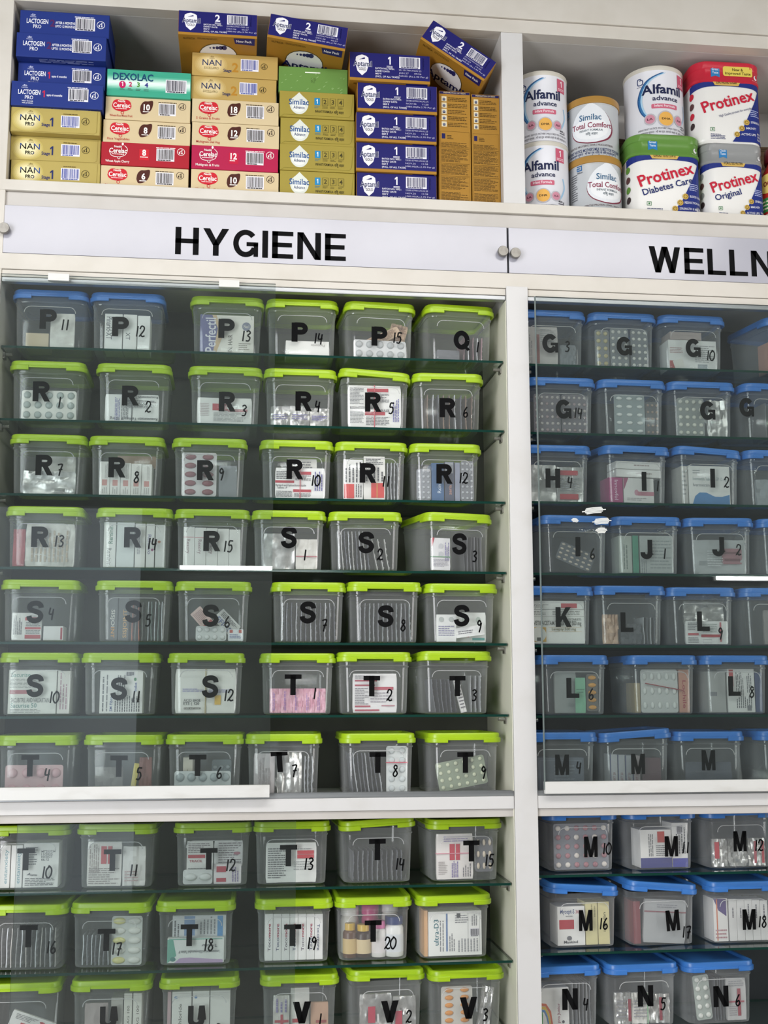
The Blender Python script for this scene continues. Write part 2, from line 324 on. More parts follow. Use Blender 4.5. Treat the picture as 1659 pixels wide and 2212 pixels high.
for a, c in ((XL, XP0 - .002), (XP1 + .001, XR)):
    part('edge_strip', a, c, .004, .03, 2.497, 2.5145, 'cream_laminate'); part('door_track', a, c, .006, .026, 2.485, 2.4965, 'aluminium')
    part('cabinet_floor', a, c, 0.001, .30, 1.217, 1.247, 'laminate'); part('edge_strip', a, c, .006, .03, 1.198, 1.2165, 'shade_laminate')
    tr = MB(); tr.box(a, c, .002, .03, 1.2475, 1.252, 'aluminium')
    for q in (.002, .012, .026): tr.box(a, c, q, q + .003, 1.252, 1.259, 'aluminium')
    tr.build('door_track', unit); part('base_floor', a, c, .001, .30, .45, .48, 'laminate'); part('base_cupboard', a, c, -.002, .30, .001, .449, 'laminate')
SHL = (2.331, 2.150, 1.967, 1.790, 1.613, 1.440, 1.041, .863, .69); SHR = (2.327, 2.148, 1.970, 1.789, 1.609, 1.437, 1.057, .877, .69)
def glass_shelf(a, c, z, label, grp):
    b = MB(); t = .0058; x0, x1, y0, y1 = a, c, .03, .29
    b.add([(x0, y0, z), (x1, y0, z), (x1, y1, z), (x0, y1, z)], [(0, 1, 2, 3)], 'shelf_glass'); b.add([(x0, y0, z - t), (x1, y0, z - t), (x1, y1, z - t), (x0, y1, z - t)], [(3, 2, 1, 0)], 'shelf_glass')
    for q in (((x0, y0), (x1, y0)), ((x1, y0), (x1, y1)), ((x1, y1), (x0, y1)), ((x0, y1), (x0, y0))):
        (p0, q0), (p1, q1) = q; b.add([(p0, q0, z - t), (p1, q1, z - t), (p1, q1, z), (p0, q0, z)], [(0, 1, 2, 3)], 'green_glass_edge')
    o = b.build('glass_shelf'); tag(o, label, 'shelf', grp)
def bracket(x, z, s):
    b = MB(); b.tube([(x, .07, z - .013), (x + s * .014, .07, z - .013), (x + s * .022, .07, z - .012)], .0045, 'brushed_steel', 8); b.box(min(x, x + s * .006), max(x, x + s * .006), .058, .082, z - .024, z - .009, 'brushed_steel'); b.build('shelf_bracket', unit, bevel=0)
ORD = ('topmost', 'second', 'third', 'fourth', 'fifth', 'sixth')
for i, z in enumerate(SHL):
    where = f'{ORD[i]} glass shelf down behind the left glass door, under lime-lidded jars' if i < 6 else f'{("upper", "middle", "lowest")[i - 6]} glass shelf below the mid rail on the lime-lidded side'
    glass_shelf(XL + .002, XP0 - .006, z, 'green-edged ' + where, 'glass shelves'); bracket(XP0 - .001, z, -1); bracket(XL, z, 1)
for i, z in enumerate(SHR):
    where = f'{ORD[i]} glass shelf down on the blue-lidded side above the mid rail' if i < 6 else f'{("upper", "middle", "lowest")[i - 6]} glass shelf below the mid rail on the blue-lidded side'
    glass_shelf(XP1 + .004, XR - .004, z, 'dark green-edged ' + where, 'glass shelves'); bracket(XP1, z, 1)

# signs
def sign(x0, x1, text, tx, tz, h, label, studs, pitch):
    b = MB(); b.box(x0, x1, .004, .010, 2.557, 2.679, 'sign_acrylic'); o = b.build('sign_board', None, bevel=.0008); tag(o, label, 'sign', 'bay signs')
    u = tx
    for ch in text:
        g = MB(); wd = draw_glyph(g, ch, 0, 0, h, 'black_vinyl', .178, 1.13); g2 = g.build('letter', o); g2.location = (u, .0037, tz); u += wd + h * pitch
    for sx, sz in studs:
        s = MB(); s.lathe([(.0095, 0), (.0095, .006), (.0125, .0065), (.0135, .008), (.0135, .017), (.0125, .0185), (.001, .0186)], 'brushed_steel', 28)
        k = s.build('standoff_screw', o, smooth=True); k.location = (sx, .004, sz); k.rotation_euler = (PI / 2, 0, 0)
HY = at(378, 549, .004); HE = at(747, 560, .004); hh = at(378, 490, .004).z - HY.z
nat = sum(glyph(c, .178)[0] for c in 'HYGIENE') * 1.13
WE = at(1403, 588, .004)
def sp(px, py):
    p = at(px, py, -.012); return (p.x, p.z)
sign(-.70, .671, 'HYGIENE', HY.x, HY.z, hh, 'white sign board lettered HYGIENE above the lime-lidded jars', [sp(8, 492), sp(1087, 542)], ((HE.x - HY.x) / hh - nat) / 6)
sign(.676, 1.98, 'WELLNESS', WE.x, WE.z, hh, 'white sign board whose visible letters read WELLN, above the blue-lidded jars', [sp(1114, 546)], ((HE.x - HY.x) / hh - nat) / 6)

# sliding glass doors
def pane(x0, x1, y, z0, z1, label, rail=None, clips=(), yaw=0):
    b = MB(); t = .005; w = x1 - x0
    for yy in (0, t): b.add([(0, yy, z0), (w, yy, z0), (w, yy, z1), (0, yy, z1)], [(0, 1, 2, 3) if yy == 0 else (3, 2, 1, 0)], 'pane_glass')
    for q in (((0, z0), (w, z0)), ((w, z0), (w, z1)), ((w, z1), (0, z1)), ((0, z1), (0, z0))):
        (a, c), (d, e) = q; b.add([(a, 0, c), (d, 0, e), (d, t, e), (a, t, c)], [(0, 1, 2, 3)], 'pane_edge')
    o = b.build('sliding_glass_door'); o.location = (x0, y, 0); o.rotation_euler = (0, 0, yaw); tag(o, label, 'glass door', 'sliding glass doors')
    if rail: boxobj('bottom_rail', 0, w, -.006, t + .004, rail[0], rail[1], 'painted_rail', o, .0008)
    for cx in clips: boxobj('clip', cx - x0 - .025, cx - x0 + .025, -.004, t + .003, z1 - .014, z1 + .004, 'painted_rail', o, .0006)
    return o
pane(-.583, .079, -.016, 1.262, 2.497, 'clear sliding glass door with white bottom rail before the upper lime-lidded jars', (1.2525, 1.281), (at(127, 598, -.016).x, at(495, 617, -.016).x))
gr = pane(.737, 1.90, -.012, 1.262, 2.492, 'clear sliding glass door with white bottom rail before the upper blue-lidded jars', (1.2525, 1.281))
pane(-.494, .143, .009, .49, 1.195, 'frameless clear glass door before the lower lime-lidded jars'); pane(1.300, 1.91, .009, .49, 1.195, 'frameless clear glass door at the far right before the lower blue-lidded jars')
b = MB(); b.tube([(.0, -.003, 1.262), (.0, -.003, 2.49)], .0022, 'pane_edge', 6)
b.build('edge_strip', gr, smooth=True)
b = MB()
for (px, py, L, hgt, r) in ((1283, 1103, .066, .016, -.12), (1300, 1126, .055, .015, -.1), (1299, 1146, .034, .014, -.05), (1242, 1124, .02, .01, .1)):
    p = at(px, py, -.012); cx, cz = p.x - .737, p.z
    for j in range(5):
        y = cz + (j - 2) * hgt * .2; l = L * (1 - .16 * abs(j - 2)) * R.uniform(.8, 1); b.ribbon([(cx - l / 2, y + r * l * .5), (cx, y + .001), (cx + l / 2, y - r * l * .5)], hgt * .17, '#d9dad6')
b.build('smear_mark', gr)

# ------------------------------------------------------------------ plastic jars
LW, LD, JH = .091, .205, .148
def lid_mesh(k):
    b = MB(); r = .026
    def L(i, z, o=0): return rr_loop(LW - i, i, LD - i, max(r - i, .006), z)
    b.loft([L(.006, .1305), L(-.0008, .1305), L(-.0010, .1345), L(.0006, .1358), L(.0004, .1435), L(.0020, .1468), L(.0050, .1478), L(.0080, .1478), L(.0100, .1465), L(.0115, .1408)], k, False, True)
    for sx in (-1, 1):                                       # the clip at each front corner hangs lower than the rest of the band
        o = []; n = 8
        path = [(LW - r - .020 + .004 * i, 0) for i in range(5)] + [(LW - r + r * math.sin(a * PI / 16), r - r * math.cos(a * PI / 16)) for a in range(1, 9)] + [(LW, r + .006 * i) for i in range(1, 4)]
        nrm = [(0, -1)] * 5 + [(math.sin(a * PI / 16), -math.cos(a * PI / 16)) for a in range(1, 9)] + [(1, 0)] * 3
        rings = []
        for (x, y), (nx, ny) in zip(path, nrm):
            rings.append([(sx * (x + nx * q), y + ny * q, z) for q, z in ((.0012, .1240), (.0024, .1254), (.0026, .1345), (.0014, .1360), (-.002, .1360), (-.002, .1240))])
        b.loft(rings, k)
    return b.mesh('lid', smooth=True)
def body_mesh():
    b = MB(); r = .026; k = 'jar_plastic'
    def L(hw, z, rr=r): d = .091 - hw; return rr_loop(hw, d, LD - d, rr, z)
    b.loft([L(.0750, .0006, .020), L(.0800, .003, .023), L(.0815, .009), L(.0850, .1130), L(.0868, .1140), L(.0872, .1170), L(.0852, .1185), L(.0858, .1300)], k, True, False)
    x, z0, z1, rr = .062, .070, .106, .016; pts = []
    for cx, cz, a in ((x - rr, z1 - rr, 0), (-x + rr, z1 - rr, PI / 2)):
        for t in range(5):
            u = cx + rr * math.cos(a + t * PI / 8); v = cz + rr * math.sin(a + t * PI / 8); pts.append((u, .0060 + (.113 - v) * .0337, v))
    b.tube(pts, .0010, 'jar_ridge', 6)
    return b.mesh('jar_body', smooth=True)
LIDS = {'lime': lid_mesh('lime_plastic'), 'blue': lid_mesh('blue_plastic')}; BODY = body_mesh()
NUMW = 'zero one two three four five six seven eight nine ten eleven twelve thirteen fourteen fifteen sixteen seventeen eighteen nineteen twenty'.split()
ROWZ = dict(zip('ABCDEFGHIJ', (2.331, 2.150, 1.967, 1.790, 1.613, 1.440, 1.2475, 1.041, .863, .69))); ROWZ.update(zip('abcdefghij', (2.327, 2.148, 1.970, 1.789, 1.609, 1.437, 1.2475, 1.057, .877, .69)))
LEAN = math.atan(.0337)
_pill = {}
def pill_mesh(shape, k, s):
    key = (shape, k, round(s, 4))
    if key not in _pill:
        b = MB(); sx, sz = {'r': (1, 1), 'o': (1.25, .72), 'c': (1.6, .85), 'v': (.62, 1.25), 's': (.9, .9)}[shape]; n = 14
        b.loft([[(s * f * sx * math.cos(2 * PI * j / n), -y * s, s * f * sz * math.sin(2 * PI * j / n)) for j in range(n)] for f, y in ((1, 0), (.96, .25), (.78, .5), (.45, .62), (.05, .66))], k, True, True)
        _pill[key] = b.mesh('pill', smooth=True)
    return _pill[key]
_strip = {}
def strip_mesh(k, h, i):
    key = (k, round(h, 3), i)
    if key not in _strip:
        b = MB(); d = .075; n = 36; q = random.Random(i * 31 + 5); ph = q.uniform(0, 6); am = q.uniform(.0003, .0009); nb = q.choice((4, 5, 5, 6)); wv = q.choice((.7, 1, 1.4)); rings = []
        for a in range(n + 1):                                # pockets swell one side of the sheet
            z = h * a / n; s = am * math.sin(ph + a / n * wv * 2 * PI); f = max(0, math.sin(a / n * nb * PI * 2 - 1)) ** .7; rings.append([(s - .0009, 0, z), (s + .0009, .000, z), (s + .0010 + .0032 * f, .008, z), (s + .0009, d, z), (s - .0009, d, z), (s - .0010, .008, z)])
        b.loft(rings, k); _strip[key] = b.mesh('foil_strip', smooth=True)
    return _strip[key]
def prints(b, W, H, P, x0=0, z0=0):
    """P: ('L' text block | 'B' bar | 'T' words | 'E' disc | 'P' polygon | 'N' outline) in fractions of the face"""
    X = lambda u: x0 + u * W; Z = lambda v: z0 + v * H
    for i, p in enumerate(P):
        b.lay = 1 + i * .5; c = p[0]
        if c == 'L': b.lines(X(p[1]), X(p[2]), Z(p[3]), Z(p[4]), p[5], p[6])
        elif c == 'V':                                       # a block of print turned on its side
            q = MB(); q.lines(0, (p[4] - p[3]) * H, 0, (p[2] - p[1]) * W, p[5], p[6]); b.add([(X(p[1]) + (p[2] - p[1]) * W - v[2], -EPS * b.lay, Z(p[3]) + v[0]) for v in q.v], q.f, p[6])
        elif c == 'B': b.rect(X(p[1]), X(p[2]), Z(p[3]), Z(p[4]), p[5])
        elif c == 'T':
            rot = p[7] if len(p) > 7 else 0; w_, h_ = (p[4] - p[2]) * W, (p[5] - p[3]) * H
            if rot == 90: b.text(p[1], X(p[4]), Z(p[3]), h_, w_ * .8, p[6], rot=PI / 2)
            elif rot == -90: b.text(p[1], X(p[2]), Z(p[5]), h_, w_ * .8, p[6], rot=-PI / 2)
            elif rot == 180: b.text(p[1], X(p[4]), Z(p[5]), w_, h_ * .8, p[6], rot=PI)
            else: b.text(p[1], X(p[2]), Z(p[3]), w_, h_, p[6])
        elif c == 'E': b.ell(X(p[1]), Z(p[2]), p[3] * W, p[4] * H, p[5])
        elif c == 'P': b.poly([(X(u), Z(v)) for u, v in p[1]], p[2])
        elif c == 'N': b.ribbon([(X(p[1]), Z(p[3])), (X(p[2]), Z(p[3])), (X(p[2]), Z(p[4])), (X(p[1]), Z(p[4])), (X(p[1]), Z(p[3]))], .0005, p[5])
        elif c == 'K': b.barcode(X(p[1]), X(p[2]), Z(p[3]), Z(p[4]))
class Ctx: pass
def put(J, name, me, x, y, z, rx=0, ry=0, rz=0):
    o = link(name, me); p = J.M @ Vector((x, y, z)); o.location = p; o.rotation_euler = (Matrix.Rotation(J.yaw, 3, 'Z') @ Matrix.Rotation(rz, 3, 'Z') @ Matrix.Rotation(ry, 3, 'Y') @ Matrix.Rotation(rx, 3, 'X')).to_euler(); return o
def fill(J, c):
    kind = c[0]; opt = c[-1] if isinstance(c[-1], dict) else {}
    U = lambda u: -.0735 + .147 * u; V = lambda v: .0045 + .112 * v
    y = .0225 + .021 * opt.get('q', 0); tl = math.radians(opt.get('tilt', 0))
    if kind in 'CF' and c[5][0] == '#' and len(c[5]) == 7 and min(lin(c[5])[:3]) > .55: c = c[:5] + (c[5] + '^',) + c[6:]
    if kind == 'C':
        _, u0, u1, v0, v1, col, P, desc = c[:8]; W = U(u1) - U(u0) - .0008; H = .112 * (v1 - v0); d = opt.get('d', .062)
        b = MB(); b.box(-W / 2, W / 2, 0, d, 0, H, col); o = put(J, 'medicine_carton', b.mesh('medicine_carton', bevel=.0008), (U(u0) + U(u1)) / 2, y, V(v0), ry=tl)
        tag(o, f'{desc} {J.ref}', 'carton')
        if P:
            g = MB(); prints(g, W, H, P, -W / 2, 0); g.build('printed_face', o)
    elif kind == 'F':                                         # a flat pack of strips: a slightly cockled slab
        _, u0, u1, v0, v1, col, P, desc = c[:8]; W = U(u1) - U(u0); H = .112 * (v1 - v0); t = opt.get('t', .008); q = random.Random(int(u0 * 1000 + v1 * 777 + len(J.ref)))
        wob = opt.get('wob', .0010); b = MB(); nx, nz = 10, 8; cr = .06
        F = [[(-W / 2 + W * i / nx + (cr * W * .25 * (1 if i == 0 else -1) if i in (0, nx) and j in (0, nz) else 0), q.uniform(-wob, wob), H * j / nz) for i in range(nx + 1)] for j in range(nz + 1)]
        vs = [p for r in F for p in r] + [(p[0], t, p[2]) for r in F for p in r]; n = (nx + 1) * (nz + 1); fs = []; w_ = nx + 1
        for j in range(nz):
            for i in range(nx): a = j * w_ + i; fs += [(a, a + 1, a + w_ + 1, a + w_), (n + a, n + a + w_, n + a + w_ + 1, n + a + 1)]
        for i in range(nx): a = nz * w_ + i; fs += [(i, n + i, n + i + 1, i + 1), (a, a + 1, n + a + 1, n + a)]
        for j in range(nz): a = j * w_; e = a + nx; fs += [(a, a + w_, n + a + w_, n + a), (e, n + e, n + e + w_, e + w_)]
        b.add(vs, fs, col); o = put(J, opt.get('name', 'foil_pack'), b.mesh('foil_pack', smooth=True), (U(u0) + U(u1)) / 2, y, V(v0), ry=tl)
        tag(o, f'{desc} {J.ref}', 'pack')
        if P:
            g = MB(); g.lay = 5; prints(g, W, H, P, -W / 2, 0); g = g.build('printed_face', o); g.location.y = -wob
        if opt.get('band'):
            z, cb = opt['band']; bx = 'v' in opt
            boxobj('rubber_band', (-.001 if bx else -W / 2 - .001), (.001 if bx else W / 2 + .001), -wob - .002, t + .001, (-.001 if bx else H * z), (H + .001 if bx else H * z + .002), cb, o)
    elif kind == 'B':                                         # a blister facing forward, each pill a part
        _, u0, u1, v0, v1, rows, cols, pk, back, shape, desc = c[:11]; W = U(u1) - U(u0); H = .112 * (v1 - v0)
        b = MB(); lp = [(x, z) for x, yy, z in [(p[0], 0, p[1] - H / 2) for p in rr_loop(W / 2, 0, H, min(.006, W / 5, H / 5), 0)]]
        b.loft([[(x, yy, z + H / 2) for x, z in lp] for yy in (0, .0022)], back); o = put(J, 'blister_pack', b.mesh('blister_pack'), (U(u0) + U(u1)) / 2, y, V(v0), ry=tl)
        tag(o, f'{desc} {J.ref}', 'blister pack'); s = min(W / cols, H / rows) * opt.get('s', .36)
        for a in range(rows):
            for e in range(cols):
                k = pk if isinstance(pk, str) else pk[(a * 7 + e * 3 + a * e) % len(pk)] if not opt.get('col') else pk[e % len(pk)]
                ph = link('pill', pill_mesh(shape, k, s), o); ph.location = (-W / 2 + W * (e + .5) / cols, -.0002, H * (a + .5) / rows)
        if opt.get('band'):
            z, cb = opt['band']; boxobj('rubber_band', -W / 2 - .001, W / 2 + .001, -s * .7 - .0012, .004, H * z, H * z + .0018, cb, o).rotation_euler.y = opt.get('br', 0)
    elif kind == 'S':                                         # strips standing on edge
        _, u0, u1, v1, n, k, desc = c[:7]; H = .112 * v1
        for i in range(n):
            x = U(u0) + (U(u1) - U(u0)) * (i + .5) / n; h = H * R.uniform(.93, 1); o = put(J, 'foil_strip', strip_mesh(k if isinstance(k, str) else k[i % len(k)], H, (i + int(u0 * 10)) % 5), x, y + R.uniform(0, .006), .0045, ry=tl + R.uniform(-.015, .015))
            tag(o, f'{desc} {J.ref}', 'strip', f'{desc} {J.ref}')
    elif kind == 'O':                                         # a bottle
        _, u, r, h, k, lk, capk, desc = c[:8]; b = MB(); b.lathe([(r * .94, 0), (r, .002), (r, h * .70), (r * .9, h * .76), (r * .62, h * .82), (r * .62, h * .84)], k, 28); o = put(J, 'bottle', b.mesh('bottle', smooth=True), U(u), y + r + .002, opt.get('z', .0045))
        tag(o, f'{desc} {J.ref}', 'bottle')
        b = MB(); cr = opt.get('cr', .72) * r; b.lathe([(cr, h * .80), (cr, h * .98), (cr * .93, h), (.001, h)], capk, 28); b.build('cap', o, smooth=True)
        if lk:
            b = MB(); b.lathe([(r + .0003, h * .12), (r + .0003, h * .56)], lk, 28, cap0=False, cap1=False); g = b.build('label', o, smooth=True)
JARS = 0; LAST = {}
def jar(row, xl, xr, yaw, letter, num, lp, np_, cont, hold, lid=None, dy=.04, lift=None, tag_=None, lean=0, s=.245, sx=1.08, lh=.0495):
    """one jar: lid's front corners at xl, xr; letter and number at their places on the front wall; contents; what it holds, for the label"""
    global JARS
    J = Ctx(); side = row.isupper(); lidc = lid or ('lime' if side else 'blue'); z = ROWZ[row] + .0004
    ly = lp[1] if lp else np_[1] if np_ else {'J': 2190}.get(row, 1000)
    p = at((xl + xr) / 2, ly - 55, dy + .02); J.yaw = math.radians(yaw)
    def corners(x, a): c, n = math.cos(a), math.sin(a); return [Vector((x + u * c - v * n, dy + u * n + v * c)) for u, v in ((-.0935, -.003), (.0935, -.003), (.0935, .2055), (-.0935, .2055))]
    for _ in range(120):                                      # jars stand next to each other, never inside one another
        if row not in LAST: break
        A, B = LAST[row][0], corners(p.x, J.yaw); hit_ = True
        for Q in (A, B):
            for i in (0, 1):
                e = Q[i + 1] - Q[i]; ax = Vector((-e.y, e.x)); a = [q.dot(ax) for q in A]; c = [q.dot(ax) for q in B]
                if max(a) < min(c) or max(c) < min(a): hit_ = False
        if not hit_: break
        p.x += .0004; J.yaw += (LAST[row][1] - J.yaw) * .12
    LAST[row] = (corners(p.x, J.yaw), J.yaw)
    root = link('storage_jar', None); root.location = (p.x, dy, z); root.rotation_euler = (0, 0, J.yaw); J.M = Matrix.Translation((p.x, dy, z)) @ Matrix.Rotation(J.yaw, 4, 'Z')
    mark = (f'lettered {letter}' + (f', numbered {NUMW[int(num)]}' if num else '')) if letter else ''
    J.ref = tag_ or f'in {lidc}-lidded jar {mark}'
    tag(root, f'{lidc}-lidded clear plastic jar {mark + ", " if mark else ""}{hold}', 'jar', 'lime-lidded jars' if side else 'blue-lidded jars')
    link('jar_body', BODY, root); l = link('lid', LIDS[lidc], root)
    if lift: l.rotation_euler = (math.radians(lift[0]), math.radians(lift[1]), 0); pv = Vector((0, .1, .137)); l.location = pv - l.rotation_euler.to_matrix() @ pv + Vector((0, lift[2], lift[3]))
    inv = J.M.inverted(); n = J.M.to_3x3() @ Vector((0, -1, 0))
    def hit(px, py):
        d = at(px, py, 1.0) - CAM; q = J.M @ Vector((0, .0085, .06)); t = (q - CAM).dot(n) / d.dot(n); return inv @ (CAM + d * t)
    def front(v): return .0060 + (.113 - v) * .0337 - .0001
    if letter and lp:
        q = hit(*lp); b = MB(); sx *= {'M': .84, 'P': 1.16, 'R': 1.05}.get(letter, 1); w = glyph(letter, s)[0] * lh * sx; draw_glyph(b, letter, -w / 2, -lh / 2, lh, 'black_vinyl', s, sx); o = b.build('letter_sticker', root); o.location = (q.x, front(q.z), q.z); o.rotation_euler = (LEAN, math.radians(lean), 0)
    if num and np_:
        q = hit(*np_); b = MB(); handwrite(b, num, 0, 0, .027, 'black_vinyl'); o = b.build('written_number', root); o.location = (q.x, front(q.z), q.z); o.rotation_euler = (LEAN, 0, 0)
    for c in cont: fill(J, c)
    JARS += 1
    return root
W_, G_, K_, RD = '#f4f3f0', '#8a8d90', '#4b4d52', '#b83040'
txt = lambda x0, x1, y0, y1, n, c='#55565a': ('L', x0, x1, y0, y1, n, c)
vtx = lambda x0, x1, y0, y1, n, c='#55565a': ('V', x0, x1, y0, y1, n, c)
bar = lambda x0, x1, y0, y1, c=RD: ('B', x0, x1, y0, y1, c)
wrd = lambda t, x0, y0, x1, y1, c='#333338', r=0: ('T', t, x0, y0, x1, y1, c, r)
SV, FO, PF, DK = '#d6d9de%', 'foil', 'pale_foil', '#7d8088%'

# lime side, upper
jar('A', 31, 192, 0, 'P', '11', (105, 690), (139, 702), [('C', .1, .48, 0, .34, '#cdbb9c', [], 'beige carton'), ('F', .5, .9, 0, .8, PF, [], 'pale foil pack')], 'leftmost on the top shelf', lid='blue')
jar('A', 192, 353, 0, 'P', '12', (261, 706), (301, 716), [('C', .12, .42, 0, .84, '#efeeea', [wrd('Pinarid-XT', .1, .3, .5, .92, '#77787c', -90)], 'white carton with grey upright print'), ('C', .43, .66, 0, .84, '#ecebe6', [wrd('XT', .2, .3, .6, .5, '#77787c', -90)], 'middle white carton'), ('C', .67, .88, 0, .82, W_, [], 'plain white carton at the end')], 'holding white cartons', lid='blue')
jar('A', 412, 571, 0, 'P', '13', (490, 710), (530, 726), [('C', .04, .96, 0, .9, '#e6dfd2', [('P', [(0, 0), (.24, 0), (.34, .3), (.33, .65), (.22, 1), (0, 1)], '#6a6a9c'), ('P', [(.24, 0), (.3, .0), (.42, .45), (.3, 1), (.22, 1), (.33, .65)], '#d8bd98'), wrd('Perfectil', .05, .04, .29, .92, '#e8e6ee', 90), wrd('IN, HAIR', .5, .05, .6, .5, '#77736c', 90), ('E', .86, .72, .08, .11, '#7e8298'), wrd('No1', .81, .68, .91, .76, '#e6dfd2'), txt(.72, .95, .1, .3, 4, '#9a958c')], 'beige and violet carton')], 'holding a beige and violet carton')
jar('A', 576, 730, 0, 'P', '14', (648, 718), (686, 731), [('C', .22, .97, 0, .36, '#eceae4', [wrd('Pantonix', .58, .6, .9, .8, '#a9a6a0', 180)], 'low white carton lying flat')], 'holding one low white carton')
jar('A', 744, 899, 4, 'P', '15', (820, 727), (856, 730), [('B', .04, .96, 0, .43, 2, 5, '#b6b9bb!', '#d9dadb!', 'r', 'grey blister with round pockets', {'s': .38}), ('F', .1, .95, .40, .62, '#dcbfa2', [txt(.05, .95, .1, .9, 6, '#a88a72')], 'beige newsprint wad', {'tilt': -27, 'q': 1, 'wob': .003, 'name': 'folded_newsprint'}), ('F', .68, .98, .42, .95, '#d3b397', [txt(.05, .95, .1, .9, 8, '#a07f68')], 'crumpled newsprint end', {'tilt': 12, 'q': 2, 'wob': .004, 'name': 'folded_newsprint'})], 'with newsprint over a grey blister')
jar('A', 916, 1070, 4, 'Q', '1', (997, 735), (1030, 750), [('S', .55, .95, .58, 5, ['#a98b92%', SV], 'pinkish foil strip on edge'), ('F', .1, .5, 0, .25, '#6f7176', [], 'grey pack lying flat', {'t': .03})], 'rightmost on the top lime row')
RW = 'white blister with round silver pockets'
jar('B', 23, 188, 0, 'R', '1', (90, 846), (127, 869), [('B', .08, .97, 0, .66, 3, 5, '#a9b4b0!', '#e6e5de', 'r', RW, {'s': .36})], 'holding a white round-pocket blister')
jar('B', 209, 372, 0, 'R', '2', (282, 855), (319, 879), [('F', .03, .92, 0, .62, '#e6e6e2', [vtx(.18, .28, .05, .9, 4, '#6a63a8'), vtx(.3, .44, .1, .92, 5), txt(.44, .95, .5, .8, 7), wrd('Rosuvastatin T', .55, .84, .98, .95, '#66676b', 180), wrd('Rosuvastatin Tablets IP 10 mg', .1, .04, .98, .16, '#66676b', 180)], 'white printed pack with purple side print', {'band': (.5, '#4c4c4c'), 'v': 1})], 'holding a banded white pack')
jar('B', 407, 568, 0, 'R', '3', (491, 868), (526, 887), [('F', .03, .95, 0, .6, '#e5e4df', [bar(.28, .56, .52, .78, '#c34a55'), bar(.56, .92, .48, .58, '#c98c92'), txt(.3, .92, .1, .45, 7, '#b0b0b0'), txt(.05, .22, .3, .8, 8, '#c2b2b2')], 'white printed pack with faded red bars')], 'holding a faded red-barred pack')
jar('B', 569, 726, 0, 'R', '4', (656, 867), (685, 877), [('F', 0, .33, 0, .44, FO, [txt(.1, .9, .3, .6, 3, '#6a63a8')], 'left crinkled silver foil pack', {'wob': .004}), ('F', .33, .66, 0, .46, FO, [txt(.1, .9, .3, .6, 3, '#6a63a8')], 'middle crinkled silver foil pack', {'wob': .004}), ('F', .67, 1, 0, .42, FO, [txt(.1, .9, .3, .6, 3, '#6a63a8')], 'right crinkled silver foil pack', {'wob': .004})], 'holding low crinkled silver foil')
jar('B', 726, 887, -3, 'R', '5', (806, 869), (844, 882), [('F', .04, .96, 0, .98, '#e9e8e4', [txt(.04, .3, .55, .95, 12, '#7a7b80'), txt(.04, .3, .1, .4, 9, '#7a7b80'), bar(.36, .76, .85, .93), bar(.32, .7, .3, .38), txt(.36, .78, .6, .82, 8, '#5c5d62'), wrd('ROSUVASTATIN, ASPIRIN', .04, .44, .5, .5, '#54555a'), wrd('CAPSULES', .5, .38, .78, .44, '#54555a'), txt(.34, .78, .06, .27, 6, '#5c5d62'), vtx(.84, .97, .15, .7, 4, '#5a56a6')], 'large white printed pack with red bars', {'band': (.5, '#d0606c'), 'v': 1})], 'filled by a red-barred white pack', lift=(0, 4, 0, .002))
jar('B', 885, 1037, 0, 'R', '6', (967, 881), (1005, 890), [('S', .1, .98, .82, 9, ['#8f7a6c%', SV, DK, '#a58d7c%'], 'brownish silver foil strip on edge')], 'holding upright brownish strips')
jar('C', 27, 186, 0, 'R', '7', (96, 1005), (128, 1014), [('F', .1, .95, 0, .5, FO, [], 'low silver foil bundle', {'wob': .004}), ('F', .35, .9, .3, .9, PF, [], 'pale clear-wrapped pack', {'q': 2})], 'holding foggy silver foil')
jar('C', 188, 342, -2, 'R', '8', (253, 1010), (294, 1031), [('C', .06 + .172 * i, .06 + .172 * (i + 1), 0, .74 - .012 * i, '#e8e4de', [bar(.25, .75, .28, .46, '#d49a94'), vtx(.5, .8, .5, .95, 3, '#b5b2ae'), vtx(.2, .8, .04, .24, 3, '#b5b2ae')], ('first', 'second', 'third', 'fourth', 'last')[i] + ' slim white carton from the left') for i in range(5)] + [('F', .3, .95, .7, .98, '#c4a48a', [], 'brown paper strip above the cartons', {'q': 3})], 'holding five slim white cartons')
jar('C', 374, 533, 0, 'R', '9', (444, 1016), (477, 1024), [('B', .04, .62, 0, .98, 5, 2, '#8e5058!', '#d9d6d6', 'c', 'white blister of maroon capsules', {'s': .40}), ('F', .66, .96, 0, .7, '#8b8e92', [], 'grey pack beside the maroon capsules')], 'holding maroon capsules')
jar('C', 563, 720, 0, 'R', '10', (637, 1014), (680, 1038), [('F', .14, .98, 0, .68, '#efeeec', [bar(.42, .72, .78, .88), bar(.0, .38, .5, .58), bar(.36, .72, .2, .29), wrd('Ramipril and Hydrochlorothiazide', .01, .39, .62, .46, '#4a4b50'), wrd('Tablets I.P', .03, .31, .24, .37, '#4a4b50'), txt(.02, .35, .62, .9, 5), txt(.02, .34, .03, .24, 5), txt(.38, .72, .04, .17, 3), txt(.4, .72, .58, .76, 4), vtx(.78, .96, .25, .9, 4, '#5a56a6')], 'white printed pack with red bars', {'band': (.5, '#d0606c'), 'v': 1}), ('F', .34, .85, .5, .92, '#dcdad2', [txt(.1, .9, .2, .9, 5, '#8a8a90')], 'paler pack standing behind the front one', {'q': 1})], 'with text naming two drugs')
